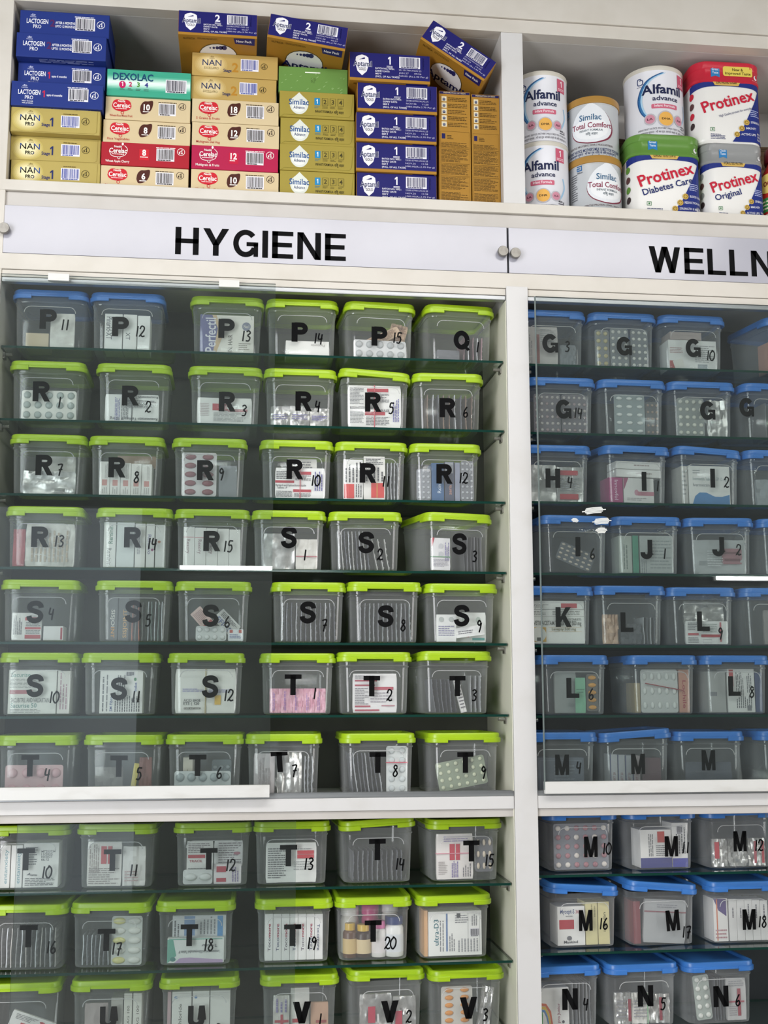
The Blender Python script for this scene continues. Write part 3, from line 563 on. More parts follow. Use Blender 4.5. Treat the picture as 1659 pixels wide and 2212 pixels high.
jar('C', 723, 879, 0, 'R', '11', (795, 1022), (832, 1040), [('F', .02, .36, 0, .9, '#eceae6', [bar(.05, .55, .02, .38, '#d8423e'), vtx(.05, .95, .42, .95, 5), vtx(.6, .95, .05, .38, 3)], 'left white strip with a red square'), ('F', .37, .74, 0, .98, '#e6e4dd', [bar(.35, .95, .04, .38, '#d8423e'), vtx(.05, .95, .42, .75, 5), txt(.1, .9, .8, .95, 4), bar(.6, .64, .04, .38, '#c9a24a')], 'right white strip with a red square'), ('S', .76, .99, .85, 4, SV, 'silver foil strip at the side')], 'with two red squares')
jar('C', 882, 1041, 0, 'R', '12', (960, 1024), (999, 1033), [('B', .0, .25, 0, .72, 6, 3, '#b4b8be!', '#8d9096', 'r', 'silver blister at the left', {'s': .3}), ('C', .26, .48, 0, .86, '#3b628e', [wrd('Rcinex E', .4, .2, .75, .7, '#c8d4e2', 90)], 'blue carton'), ('C', .49, .66, 0, .9, '#4a5166', [bar(.05, .9, .7, .98, '#9aa0a8'), wrd('zeria', .3, .15, .7, .4, '#b88b7c', 90)], 'slate carton'), ('C', .67, .76, 0, .88, '#8d93a6', [], 'thin lilac carton'), ('B', .77, 1, 0, .92, 7, 3, '#b4b8be!', '#7d8086', 'r', 'silver blister at the right', {'s': .3})], 'holding blue and slate cartons')
jar('D', 13, 184, 0, 'R', '13', (87, 1160), (126, 1169), [('F', .2, .98, 0, .92, 'pale_foil', [vtx(.1, .9, .1, .9, 9, '#b7a894')], 'crumpled pale foil bundle', {'wob': .005}), ('F', .0, .19, 0, .8, '#a8424c', [], 'red foil pack at the left', {'wob': .003})], 'packed with crumpled pale foil')
jar('D', 210, 374, 0, 'R', '14', (287, 1161), (327, 1174), [('C', .0, .2, 0, .98, '#e2e2dc', [wrd('Reminin', .3, .52, .75, .92, '#5f8a76', 90), wrd('Reminin', .3, .04, .75, .42, '#8a8c88', -90)], 'white carton with green upright print'), ('C', .21, .5, 0, .98, '#c9d0cd', [], 'pale grey-green carton'), ('C', .51, .68, 0, .96, '#dad9d4', [vtx(.2, .5, .3, .8, 2, '#9a9aa2')], 'white carton behind the letter'), ('C', .69, .83, 0, .96, '#d5d5d2', [wrd('Relervo', .2, .3, .7, .75, '#8d88a8', -90), ('E', .75, .4, .15, .03, '#9a4a7c')], 'white carton with lilac print'), ('C', .84, 1, 0, .94, '#cccdca', [('E', .4, .6, .16, .03, '#b07a62')], 'white carton at the right end')], 'holding upright white cartons')
jar('D', 380, 539, 0, 'R', '15', (458, 1169), (491, 1180), [('C', .02 + .19 * i, .02 + .19 * (i + 1), 0, .9 - .01 * i, '#dcdad5', [wrd('Rexory', .3, .35, .7, .7, '#a58a90', -90), bar(0, .95, .74, .76, '#d59a9e')] if i < 3 else [], ('first', 'second', 'third', 'fourth', 'fifth')[i] + ' white carton from the left') for i in range(5)], 'holding a row of white cartons')
jar('D', 542, 700, 0, 'S', '1', (624, 1161), (657, 1199), [('F', .08, .6, 0, .78, FO, [], 'silver foil pack on the left', {'wob': .003}), ('F', .62, .98, 0, .66, PF, [bar(0, 1, .4, .44, '#b8747c')], 'silver pack with a red line', {'wob': .003})], 'holding silver foil')
jar('D', 709, 867, -2, 'S', '2', (791, 1172), (820, 1198), [('S', .04, .6, .86, 9, [SV, '#d0d0ce%', DK], 'leaning silver foil strip', {'tilt': -4}), ('S', .66, .96, .7, 3, '#d8d8d6%', 'pale foil strip at the right', {'tilt': -10})], 'holding leaning silver strips')
jar('D', 920, 1064, 15, 'S', '3', (992, 1175), (1024, 1202), [('F', .02, .36, 0, .72, '#dad8dc', [('P', [(0, .7), (.16, 1), (0, 1)], '#b83040'), vtx(.7, .95, .3, .95, 3, '#7a70ae'), ('E', .5, .75, .12, .08, '#c6c6cc'), ('E', .5, .5, .12, .08, '#c6c6cc'), txt(.08, .9, .1, .35, 6, '#9f9aa8')], 'white card with purple print', {'band': (.4, '#6a9a76')}), ('S', .6, .98, .78, 6, ['#77777c%', '#93939a%'], 'dark silver foil strip on edge')], 'turned to show its left side')
jar('E', 2, 175, 0, 'S', '4', (76, 1322), (110, 1325), [('F', .06, .53, 0, .58, '#e3e0dc', [bar(.45, .98, .72, .84, '#c4454d'), bar(.45, .98, .40, .48, '#c4454d'), bar(.45, .98, .06, .2, '#b83a44'), txt(.48, .98, .5, .68, 3), txt(.48, .98, .22, .38, 3), vtx(.05, .35, .2, .9, 5, '#77757c')], 'white pack with red bars'), ('C', .56, .88, 0, .3, '#d8d4d4', [bar(.86, .96, .05, .9, '#a83a48')], 'small white carton')], 'with a red-barred pack and small carton')
jar('E', 206, 376, 0, 'S', '5', (288, 1321), (319, 1340), [('C', .08, .24, 0, .92, '#6a6c6e', [wrd('SISJOINT', .35, .06, .8, .72, '#e0dcd6', -90), bar(.35, .8, .07, .32, '#6a6c6e'), wrd('INT', .35, .06, .8, .31, '#d99a4a', -90)], 'left dark grey carton with orange print'), ('C', .25, .42, 0, .92, '#626466', [wrd('SISJOINT', .35, .06, .8, .72, '#d5a667', 90)], 'right dark grey carton with orange print'), ('S', .45, .66, .82, 4, ['#c06a48', '#8f8f8c%'], 'orange-flecked strip on edge'), ('S', .7, .98, .84, 5, [SV, '#8a9a96%'], 'silver strip on edge')], 'holding dark grey cartons')
jar('E', 381, 542, 0, 'S', '6', (455, 1330), (490, 1343), [('B', .22, .72, 0, .32, 2, 4, '#dcdedd!', '#cfd2d0', 'r', 'white blister lying at the bottom', {'s': .34}), ('F', .05, .46, .38, .66, '#d9bcb4', [bar(.7, .96, .05, .95, '#b8444c'), txt(.1, .6, .1, .9, 7, '#b08a8a')], 'beige and red sachet lying aslant', {'tilt': 48, 'q': 1}), ('F', .42, .85, .3, .62, '#e2e2e0', [txt(.1, .9, .55, .9, 4), wrd('EFI-SR', .1, .1, .9, .45, '#7280b4')], 'white sachet lying aslant', {'tilt': 46, 'q': 2}), ('F', .75, 1, 0, .25, '#d8dce0', [txt(.1, .9, .2, .6, 3, '#8088b0'), bar(.1, .3, .7, .95, '#c05a50'), bar(.7, .9, .7, .95, '#c05a50')], 'small white square pack')], 'with slanted sachets over a blister')
jar('E', 589, 745, 0, 'S', '7', (665, 1323), (699, 1350), [('S', .02, .98, .84, 12, [SV, '#a3a6ae%', DK], 'silver foil strip standing on edge')], 'packed with twelve upright strips')
jar('E', 746, 914, 0, 'S', '8', (833, 1331), (870, 1351), [('S', .06, .98, .84, 12, ['#c4c7cc%', '#9a9da4%', '#b4bcc0%'], 'rounded silver foil strip on edge')], 'its lid lifted off packed strips', lift=(2.5, 0, -.006, .006))
jar('E', 916, 1074, 0, 'S', '9', (997, 1330), (1034, 1352), [('F', .08, .42, 0, .6, '#d8dad8', [('E', .25, .82, .13, .09, '#b5bab8'), ('E', .75, .82, .13, .09, '#b5bab8'), txt(.1, .9, .2, .6, 5, '#8a88a8')], 'white pack with round pockets'), ('F', .43, .96, 0, .66, '#dfe4e0', [bar(.02, .45, .16, .3, '#b84450'), bar(.55, .95, .06, .14, '#5aa8a2'), ('E', .3, .75, .08, .1, '#b8c4bc'), ('E', .75, .75, .08, .1, '#b8c4bc')], 'pale green pack with a red bar', {'q': 1}), ('F', .42, .92, .12, .34, '#efefee', [txt(.08, .6, .3, .7, 2, '#77757f')], 'white paper slip on top', {'tilt': -8, 't': .002, 'name': 'paper_slip'})], 'with pale green and white packs')
jar('F', 0, 172, 0, 'S', '10', (76, 1481), (115, 1506), [('C', .02, .78, 0, .92, '#e4e4dc', [wrd('Sacurise', .05, .84, .45, .94, '#7fa8a0'), bar(.03, .5, .45, .54, '#b76a74'), txt(.03, .6, .58, .8, 7, '#9a9a98'), wrd('SACUBITRIL AND VALSARTAN', .06, .26, .85, .36, '#8a8a88'), wrd('Sacurise 50', .06, .14, .6, .24, '#79a09a'), txt(.05, .7, .02, .11, 3, '#9a9a98')], 'white carton with pale green lettering'), ('C', .79, .99, 0, .9, '#dcd6cf', [vtx(.15, .85, .1, .95, 3, '#bb9aa8')], 'white carton with pink side print')], 'holding a white carton with green lettering')
jar('F', 176, 347, 0, 'S', '11', (257, 1488), (292, 1505), [('C', .17, .86, 0, .9, '#eceae6', [vtx(.04, .12, .05, .97, 1, '#77787c'), vtx(.14, .2, .05, .97, 1, '#77787c'), wrd('SM Fibro', .22, .05, .3, .4, '#3a5a9c', 90), vtx(.34, .95, .04, .42, 11, '#4e4f54'), vtx(.4, .6, .5, .9, 4, '#67686c'), wrd('Indus', .78, .52, .86, .72, '#38549a', 90), ('E', .82, .8, .03, .04, '#3f8a5a'), ('K', .6, .8, .88, .98)], 'white carton covered with upright black print')], 'holding a carton of upright print')
jar('F', 365, 528, 0, 'S', '12', (454, 1483), (492, 1502), [('F', .0, .98, 0, .94, '#dfddd4', [txt(.12, .48, .48, .56, 3, '#7a74b4'), txt(.55, .98, .46, .54, 3, '#7a74b4'), wrd('ACID BASE', .14, .26, .42, .32, '#4a4b50'), wrd('ETS ( 120', .14, .19, .4, .25, '#4a4b50'), bar(.15, .42, .09, .13, '#5a5550'), wrd('DELACARE', .16, .095, .41, .125, '#e4e2da')], 'wrapped white pack', {'wob': .002, 'band': (.5, '#b8a878'), 'v': 1}), ('F', .64, .74, .18, .38, '#e2b84a', [], 'small yellow paper tab', {'t': .001, 'q': -.12, 'wob': .0004, 'name': 'paper_tab'})], 'holding a wrapped white pack')
jar('F', 563, 724, 0, 'T', '1', (633, 1479), (678, 1498), [('F', .04 + .185 * i, .04 + .185 * (i + 1), 0, .52, 'pink_foil', [vtx(.25, .5, .1, .9, 2, '#9a78b8')], ('first', 'second', 'third', 'fourth', 'fifth')[i] + ' pink foil pack from the left', {'wob': .003}) for i in range(5)], 'half full of pink foil packs')
jar('F', 726, 886, 0, 'T', '2', (803, 1482), (840, 1502), [('F', .14, .88, 0, .84, '#dedbdc', [bar(.05, .55, .8, .84, '#b04a5c'), bar(.05, .5, .68, .72, '#b04a5c'), bar(.4, .92, .58, .66, '#b85464'), bar(.05, .4, .14, .18, '#b04a5c'), bar(.05, .6, .04, .08, '#b04a5c'), bar(.65, .95, .16, .19, '#c08a94'), txt(.05, .36, .2, .64, 10, '#7d7a82'), txt(.4, .9, .24, .54, 4, '#b0aab2'), txt(.05, .5, .86, .96, 3, '#8a8890')], 'white printed pack with many red lines')], 'holding a pack with red lines', lift=(-1.5, 0, 0, .001))
jar('F', 905, 1064, 5, 'T', '3', (988, 1482), (1023, 1502), [('S', .12, .55, .72, 6, [DK, '#54575e%'], 'dark foil strip leaning', {'tilt': -6}), ('F', .6, .7, 0, .8, '#d8d6d4', [txt(.1, .9, .1, .9, 9, '#77747a')], 'narrow white strip leaning', {'tilt': -14}), ('S', .74, .98, .8, 3, SV, 'silver foil strip at the right')], 'holding dark leaning strips', lift=(-2.5, 0, 0, .002))
jar('G', -5, 166, 0, 'T', '4', (65, 1654), (101, 1672), [('B', .02, .92, 0, .66, 2, 4, '#d9aab0!', '#d8b4b6', 'r', 'pink blister with large round pockets', {'s': .34})], 'holding a pink blister')
jar('G', 180, 351, -4, 'T', '5', (257, 1655), (299, 1671), [('F', .62, .70, .1, .68, '#d8c96a', [], 'narrow yellow strip', {'tilt': 8}), ('F', .06, .5, 0, .6, '#85837e', [], 'grey foil bundle', {'wob': .005}), ('F', .76, .96, 0, .8, '#8a5c56', [], 'reddish brown foil pack', {'wob': .003})], 'holding a grey bundle and yellow strip')
jar('G', 354, 521, 0, 'T', '6', (427, 1653), (473, 1669), [('B', .02, .93, 0, .5, 2, 5, '#aab4b6!', '#cfd4d3', 'r', 'silver blister with round pockets', {'s': .38}), ('C', .14, .3, 0, .78, '#cfc8b8', [vtx(.4, .7, .3, .7, 2, '#8a867c')], 'slim beige carton behind the blister', {'q': 1}), ('B', .6, .92, .4, .72, 1, 3, '#9aa4a8!', '#7f8a8e', 'r', 'smaller blister behind', {'q': 2})], 'holding a silver round-pocket blister')
jar('G', 524, 683, -14, 'T', '7', (604, 1645), (634, 1664), [('F', .02, .36, 0, .86, '#c7bfc0', [vtx(.2, .8, .1, .9, 4, '#a89ea0')], 'silver pink foil pack', {'wob': .003}), ('F', .4, .8, 0, .88, FO, [], 'crumpled silver foil pack', {'wob': .005}), ('S', .82, 1, .8, 3, SV, 'silver strip at the right side')], 'turned to show its right side', lean=-4)
jar('G', 735, 898, 0, 'T', '8', (816, 1647), (853, 1665), [('B', .64, .99, 0, 1, 5, 2, '#cfd5d6!', '#d8dcdb', 'r', 'white round-pocket blister with a red band', {'s': .34, 'band': (.64, '#d05468')}), ('S', .06, .6, .86, 8, [DK, SV, '#7d8086%'], 'leaning dark silver strip', {'tilt': -7})], 'with a red-banded blister')
jar('G', 924, 1082, 3, 'T', '9', (1005, 1647), (1043, 1668), [('B', .08, .92, .1, .72, 4, 6, '#c9cfb4!', '#8f9a86', 'r', 'olive blister tilted in the jar', {'s': .28, 'tilt': -10})], 'holding a tilted olive blister')
# lime side, lower
D2 = .052
jar('H', -15, 145, 0, 'T', '10', (56, 1856), (99, 1884), [('C', .05, .21, 0, .86, '#e4e2de', [wrd('entanxiety', .3, .1, .75, .9, '#8aaeb8', 90)], 'white carton with blue upright lettering'), ('C', .22, .4, 0, .86, '#e9e7e4', [wrd('entanxiety', .4, .1, .8, .85, '#86aab6', 90)], 'second white carton with blue upright lettering'), ('C', .41, .96, 0, .9, '#e9e7e3', [wrd('MT253734', .5, .78, .9, .83, '#55565a'), wrd('11/2025', .5, .72, .82, .77, '#55565a'), wrd('10/2027', .5, .66, .82, .71, '#55565a'), wrd('66.12', .5, .60, .72, .65, '#55565a'), txt(.06, .4, .5, .92, 8), ('P', [(.1, .28), (.2, .34), (.2, .28)], '#66676b'), wrd('Aamiss', .2, .26, .4, .31, '#44454a'), txt(.06, .92, .04, .22, 5, '#3c3d42')], 'white carton with a printed date block')], 'holding cartons with blue lettering', dy=D2)
jar('H', 170, 334, -3, 'T', '11', (243, 1858), (287, 1880), [('F', .04, .58, 0, .9, '#e4ddd6', [bar(.4, .56, .5, .9, '#c93a44'), bar(.6, .72, .5, .9, '#c93a44'), vtx(.05, .35, .3, .95, 5, '#a89c98'), txt(.05, .95, .04, .42, 8, '#8f8582')], 'white pack with two red upright bars'), ('F', .6, .96, 0, .8, '#d9d4d0', [txt(.1, .7, .1, .4, 4, '#c4a8a8')], 'pale wrapped pack beside it', {'wob': .004})], 'with two red upright bars', dy=D2)
jar('H', 376, 545, 0, 'T', '12', (451, 1855), (496, 1869), [('B', .03, .5, 0, .3, 1, 2, '#dfe0df!', '#d8d9d8', 'o', 'white blister end at the bottom', {'s': .36}), ('F', .08, .5, .16, .86, '#e2dfdc', [bar(.05, .7, .5, .6, '#c2384a'), wrd('TRACIL', .1, .38, .6, .45, '#b85a66'), txt(.05, .9, .65, .95, 6, '#8b7f84'), txt(.05, .9, .04, .22, 4, '#6a6a70')], 'white pack with one red bar', {'q': 1}), ('F', .52, .98, .34, .86, '#dcd9da', [txt(.15, .95, .1, .95, 9, '#8a8288'), ('E', .8, .5, .12, .06, '#b8788a')], 'white printed pack at the right', {'q': 1}), ('F', .52, .96, 0, .4, '#d9cdd0', [bar(.1, .45, .1, .3, '#b83a4c'), bar(.1, .45, .6, .9, '#b83a4c'), vtx(.65, .92, .1, .9, 3, '#8a7aa8')], 'small pack with red blocks')], 'holding mixed red-barred packs', dy=D2)
jar('H', 548, 714, 0, 'T', '13', (623, 1848), (665, 1866), [('F', .08, .9, 0, .82, '#e6e5e1', [txt(.04, .4, .1, .88, 14, '#55565b'), bar(.62, .95, .60, .70, '#c43440'), bar(.62, .95, .71, .80, '#c43440'), txt(.45, .94, .82, .86, 1, '#8a8a8e'), txt(.55, .94, .3, .55, 4, '#b4b4b4')], 'white printed pack with a red block', {'wob': .0016})], 'with a red block at the right', dy=D2)
jar('H', 734, 899, 3, 'T', '14', (815, 1835), (862, 1866), [('S', .06, .95, .62, 11, [DK, '#83868d%', '#9a9da2%'], 'dark silver foil strip on edge')], 'holding dark upright strips', dy=D2, lift=(0, -3, 0, .003))
jar('H', 922, 1087, 3, 'T', '15', (1018, 1838), (1055, 1858), [('F', .02, .64, 0, .95, '#e2d8d4', [bar(.36, .50, .42, .78, '#c0354a'), bar(.53, .64, .42, .78, '#c0354a'), vtx(.4, .6, .04, .4, 4, '#6d5aa0'), vtx(.7, .95, .05, .35, 4, '#77737a'), txt(.05, .3, .1, .4, 8, '#a49a98'), txt(.2, .9, .82, .96, 3, '#9a8fb8')], 'pinkish white pack with two red bars', {'band': (.56, '#d890a0')}), ('B', .68, .98, .14, .88, 3, 3, '#d4c6b4!', '#6b6c72', 'v', 'dark blister of pale capsules', {'s': .42})], 'with pale capsules at the right', dy=D2)
jar('I', -20, 138, -3, 'T', '16', (62, 2022), (109, 2046), [('S', .0, .98, .78, 13, ['#b5b2ae%', '#8f8f90%', SV], 'curved silver foil strip on edge')], 'packed with upright strips, leftmost of its row', dy=D2)
jar('I', 152, 324, -4, 'T', '17', (230, 2030), (250, 2049), [('B', .52, 1, 0, .98, 5, 2, ['#e2dc94!', '#e6e6e0!'], '#cfd2ce', 'c', 'blister of yellow and white capsules', {'s': .42, 'col': 0}), ('S', .04, .5, .6, 7, [SV, '#8f9298%'], 'silver foil strip on edge')], 'with yellow and white capsules', dy=D2)
jar('I', 336, 506, 0, 'T', '18', (409, 2020), (449, 2041), [('C', .06, .96, 0, .5, '#e6e8e4', [('P', [(0, .95), (.1, .95), (.16, .3), (0, .0)], '#6ab09c'), ('P', [(.12, .0), (.98, 0), (.98, .12), (.4, .22), (.22, .2)], '#c3a6cc'), wrd('Levonorgestrel and Ethinylestradiol Tablets IP', .2, .36, .92, .5, '#5f6066', 180), wrd('Triquilar', .6, .6, .88, .74, '#5f6066', 180), ('E', .1, .16, .05, .09, '#4f8a86'), bar(.02, .97, .94, .98, '#7fb8a8')], 'white and green carton with upside-down print', {'d': .02}), ('C', .12, .98, 0, .92, '#c9ccd0', [bar(.22, .42, .55, .98, '#7f9cc4'), bar(.84, .94, .5, .98, '#5b9ad2'), vtx(.5, .82, .58, .97, 5, '#8a8c92'), vtx(.02, .14, .5, .95, 2, '#5a5b60')], 'tall white and blue carton behind', {'q': 1.2, 'd': .04})], 'with an upside-down white and green carton', dy=D2)
jar('I', 551, 720, 0, 'T', '19', (632, 2020), (672, 2037), [('C', .03 + .134 * i, .03 + .134 * (i + 1), 0, .95 - .004 * i, '#eeecea', [wrd('Tocomore', .3, .2, .72, .78, '#34406e' if i % 2 else '#5a4c60', 90 if i < 6 else -90), wrd('more', .3, .5, .72, .79, '#c04458', 90)] if i < 6 else [wrd('Tocomore', .3, .2, .72, .78, '#34406e', -90)], ('first', 'second', 'third', 'fourth', 'fifth', 'sixth', 'last')[i] + ' slim white carton from the left') for i in range(7)], 'holding seven slim white cartons', dy=D2)
jar('I', 725, 888, 0, 'T', '20', (806, 2011), (842, 2037), [('O', .13, .017, .078, '#5a3820!', '#cdb27c', '#c9a436!', 'left brown bottle with a gold cap'), ('O', .35, .020, .074, '#3a2418!', '#d8c49c', '#d0ac3a!', 'right brown bottle with a gold cap'), ('O', .60, .018, .082, '#e8e4e2!', '#e6dfe0', '#d86aa6!', 'white bottle with a pink cap', {'cr': .9}), ('O', .86, .023, .092, '#eeeeec!', '#e6e9ee', '#1f3570!', 'white bottle with a navy cap', {'cr': .95}), ('O', .16, .022, .11, '#e6e2da!', None, '#eceae6!', 'back white bottle at the left', {'q': 2.3, 'cr': 1}), ('O', .5, .021, .112, '#c23a74!', None, '#d23a86!', 'back magenta bottle', {'q': 2.3, 'cr': 1}), ('O', .84, .021, .114, '#e6e2da!', None, '#eceae6!', 'back white bottle at the right', {'q': 2.9, 'cr': 1})], 'holding small bottles', dy=D2)
jar('I', 897, 1065, 3, '', '', None, (980, 2020), [('C', .07, .97, 0, .92, '#ecebe6', [wrd('ultra-D3', .08, .24, .19, .82, '#2f6f7c', 90), vtx(.2, .3, .1, .8, 2, '#8a8c90'), bar(.33, .36, .1, .95, '#5a78a8'), vtx(.38, .5, .1, .5, 3, '#77787c'), txt(.5, .75, .72, .92, 4, '#88898d'), bar(.53, .6, .85, .95, '#4a4c50'), ('K', .78, .95, .42, .6), vtx(.54, .94, .08, .38, 7, '#9a9b9f'), ('N', .74, .96, .1, .95, '#a8a9ac'), vtx(.8, .92, .66, .92, 3, '#8a8b8f')], 'large white carton with teal upright lettering'), ('C', .0, .065, 0, .95, '#d8a878', [], 'thin tan carton')], 'unlettered, holding a white carton with teal print', dy=D2, tag_='in the unlettered lime-lidded jar at the cabinet wall')
jar('J', -42, 128, 0, '', '', None, (60, 2190), [('F', .3, 1, .22, .6, '#dcd9d6', [bar(.25, .75, .3, .5, '#b8343e'), txt(.1, .6, .6, .9, 4, '#8a8a8c'), ('E', .7, .8, .06, .06, '#b83a4a')], 'white red-barred card lying aslant', {'tilt': 20})], 'unlettered, lowest at the left edge', dy=D2, tag_='in the unlettered lime-lidded jar at the lower left')
jar('J', 152, 327, -2, 'U', '1', (234, 2198), (292, 2225), [('C', .70, .83, 0, .98, '#d6d2c4', [wrd('ANIMAG 100', .35, .1, .7, .75, '#7a786e', 90)], 'left beige carton with upright print'), ('C', .84, .98, 0, .98, '#ddd9cc', [wrd('NIMAG 100', .35, .1, .7, .75, '#6f6d64', 90)], 'right beige carton with upright print'), ('C', .5, .69, 0, .9, '#b8b5ae', [], 'grey carton'), ('F', .1, .46, 0, .8, '#b5a8a6', [], 'greyish pink pack', {'wob': .003})], 'with beige cartons printed upright', dy=D2)
jar('J', 344, 518, 0, 'U', '2', (424, 2196), (470, 2225), [('C', .07, .38, 0, .98, '#e4e2da', [wrd('ol Chloride', .3, .1, .5, .75, '#66675f', 90), ('E', .2, .88, .09, .03, '#8aa8cc')], 'left white carton with a blue dot'), ('C', .39, .66, 0, .98, '#e8e6de', [wrd('ol Chloride', .3, .1, .55, .7, '#66675f', 90), ('E', .2, .88, .09, .03, '#5a88c4')], 'middle white carton with a blue dot'), ('C', .67, .99, 0, .98, '#dcdad2', [], 'plain white carton'), ('C', .0, .06, 0, .98, '#c8a8ac', [], 'thin pink carton')], 'holding white cartons with blue dots', dy=D2)
jar('J', 563, 732, 0, 'V', '1', (652, 2187), (690, 2202), [('F', .08, .34, 0, .84, PF, [vtx(.1, .9, .6, .95, 3, '#8a80b0'), bar(.45, .6, .2, .55, '#b8424e'), bar(.1, .95, .36, .42, '#b8424e')], 'silver strip with a red cross', {'wob': .002}), ('F', .36, .66, 0, .96, '#d2d0c8', [('E', .4, .55, .14, .03, '#c03a48'), bar(.1, .8, .28, .36, '#b83a44')], 'white strip with a red lozenge', {'q': .5}), ('F', .68, .96, 0, .68, '#b8957c', [bar(.3, .9, .4, .48, '#9c4a48')], 'brown card pack')], 'with a red cross on silver', dy=D2)
jar('J', 754, 920, 5, 'V', '2', (842, 2185), (882, 2196), [('F', .06, .58, 0, .82, FO, [bar(.25, .48, .3, .7, '#b8304a'), ('E', .7, .7, .06, .05, '#9aa29a')], 'left silver foil pack with a red bar', {'wob': .004}), ('F', .6, .98, 0, .74, FO, [bar(.1, .4, .2, .62, '#b8304a')], 'right silver foil pack with a red bar', {'wob': .004})], 'with two red-barred foil packs', dy=D2, lift=(-2, 1, 0, .002))
jar('J', 928, 1089, 3, 'V', '3', (1012, 2177), (1047, 2192), [('B', .08, .60, 0, .92, 6, 2, '#d8903e!', '#d0ccc4', 'c', 'blister of orange capsules', {'s': .38}), ('F', .66, .86, .0, .9, FO, [vtx(.3, .7, .1, .9, 3, '#9a9a9c')], 'silver sachet leaning', {'wob': .004, 'tilt': 10})], 'with orange capsules', dy=D2)

# blue side, upper
jar('a', 1117, 1262, 0, 'G', '3', (1188, 742), (1224, 749), [('F', .05, .62, 0, .92, '#c3beba', [vtx(.02, .2, .05, .9, 3, '#8f8f92'), bar(.3, .42, .05, .8, '#9a5a58'), txt(.45, .95, .6, .95, 7, '#9a9a9a')], 'grey-white pack with a faded red stripe'), ('F', .66, .95, 0, .5, '#7f8388', [], 'grey foil bundle', {'wob': .004})], 'nearest the post on the top shelf', lift=None)
jar('a', 1267, 1416, 2, 'G', '', (1348, 748), None, [('B', .0, .26, 0, .9, 5, 2, '#c0b487!', '#7f8285', 'r', 'yellowish blister at the left', {'s': .3}), ('B', .28, .62, 0, .94, 6, 3, '#d5d4cd!', '#7c8186', 'r', 'middle grey blister of white pills', {'s': .28}), ('B', .66, .98, 0, .94, 6, 3, '#d5d4cd!', '#6f747a', 'r', 'right grey blister of white pills', {'s': .28})], 'unnumbered, filled with pill blisters', tag_='in the blue-lidded jar lettered G on the top shelf')
jar('a', 1418, 1565, 2, 'G', '10', (1497, 752), (1533, 768), [('C', .06, .97, 0, .72, '#d2d1cf', [txt(.55, .97, .25, .85, 9, '#a0a0a2'), bar(.02, .16, .0, .3, '#a84c48'), txt(.03, .3, .55, .75, 4, '#a57a78'), ('P', [(.13, .03), (.33, .12), (.28, .38), (.08, .28)], '#dedcd4'), bar(.6, .8, .06, .2, '#9aa2a8')], 'white carton with a red corner'), ('C', .1, .7, .73, .92, '#a89a96', [], 'flat pinkish carton lying on top')], 'with a white red-cornered carton')
jar('a', 1636, 1790, 10, '', '', None, (1660, 750), [('C', .05, .55, 0, .75, '#b98a7c', [], 'pink and white carton')], 'unlettered, at the top right edge', tag_='in the blue-lidded jar at the top right edge', lift=None)
jar('b', 1135, 1285, 0, 'G', '14', (1217, 884), (1247, 892), [('B', .02, .5, 0, .92, 6, 5, ['#a58f92!', '#c4bcb8!'], '#6f6a72', 'r', 'left grey blister of dull pink pills', {'s': .28}), ('B', .52, .98, 0, .92, 6, 5, ['#a58f92!', '#c4bcb8!'], '#6f6a72', 'r', 'right grey blister of dull pink pills', {'s': .28})], 'with dull pink pills')
jar('b', 1286, 1432, 4, '', '', None, (1370, 890), [('B', .18, .74, 0, .96, 5, 3, '#dfe2df!', '#8f9a9c', 'o', 'grey blister of white oval pills', {'s': .30}), ('B', .76, 1, 0, .8, 5, 3, '#a08a7c!', '#5f6064', 'r', 'dark blister of brown pills', {'s': .28})], 'unlettered, showing white oval pills', tag_='in the unlettered blue-lidded jar of oval pills')
jar('b', 1435, 1580, -2, 'G', '', (1528, 887), None, [('B', .06, .56, 0, .92, 5, 4, '#d8d8cc!', '#8c9290', 's', 'grey blister of small square pills', {'s': .32}), ('F', .62, .98, 0, .88, FO, [], 'wrinkled silver pouch', {'wob': .006})], 'unnumbered, with square pills and foil', tag_='in the blue-lidded jar with square pills')
jar('b', 1592, 1742, 8, 'G', '', (1612, 880), None, [('S', .3, .98, .85, 6, ['#8e9094%', SV], 'grey foil strip on edge')], 'turned at the right edge of the second shelf', tag_='in the turned blue-lidded jar at the right edge')
jar('c', 1128, 1273, 0, 'H', '4', (1194, 1033), (1230, 1041), [('F', .0, .5, 0, .84, FO, [], 'left silver foil pack', {'wob': .004}), ('F', .51, .98, 0, .8, FO, [bar(.1, .8, .76, .9, '#b03a44'), bar(.1, .8, .06, .22, '#b03a44'), txt(.1, .9, .3, .7, 6, '#8f9094')], 'silver foil pack with two red bars', {'wob': .003})], 'with red-barred silver foil')
jar('c', 1300, 1447, 5, 'I', '1', (1391, 1040), (1419, 1050), [('C', .14, .98, .60, .78, '#cfccc8', [txt(.4, .8, .3, .7, 1, '#a89a98')], 'flat grey-white carton near the top'), ('C', .14, .98, .79, .97, '#d2cfcb', [txt(.4, .8, .3, .7, 1, '#a89a98')], 'topmost flat grey-white carton'), ('C', .0, .26, 0, .58, '#a33a72', [wrd('Innovfol', .4, .1, .72, .9, '#d8b8cc', -90)], 'magenta carton'), ('C', .27, .84, 0, .58, '#cbc7c4', [('P', [(.0, 1), (.16, 1), (.02, .55), (0, .55)], '#9a4a6c'), ('E', .42, .42, .07, .12, '#c490a0'), bar(.45, 1, .3, .46, '#bd7a8a'), txt(.1, .8, .08, .22, 2, '#a09c9c')], 'grey-white carton with pink pictures')], 'its lid lifted by stacked cartons', lift=(3, 0, -.004, .007))
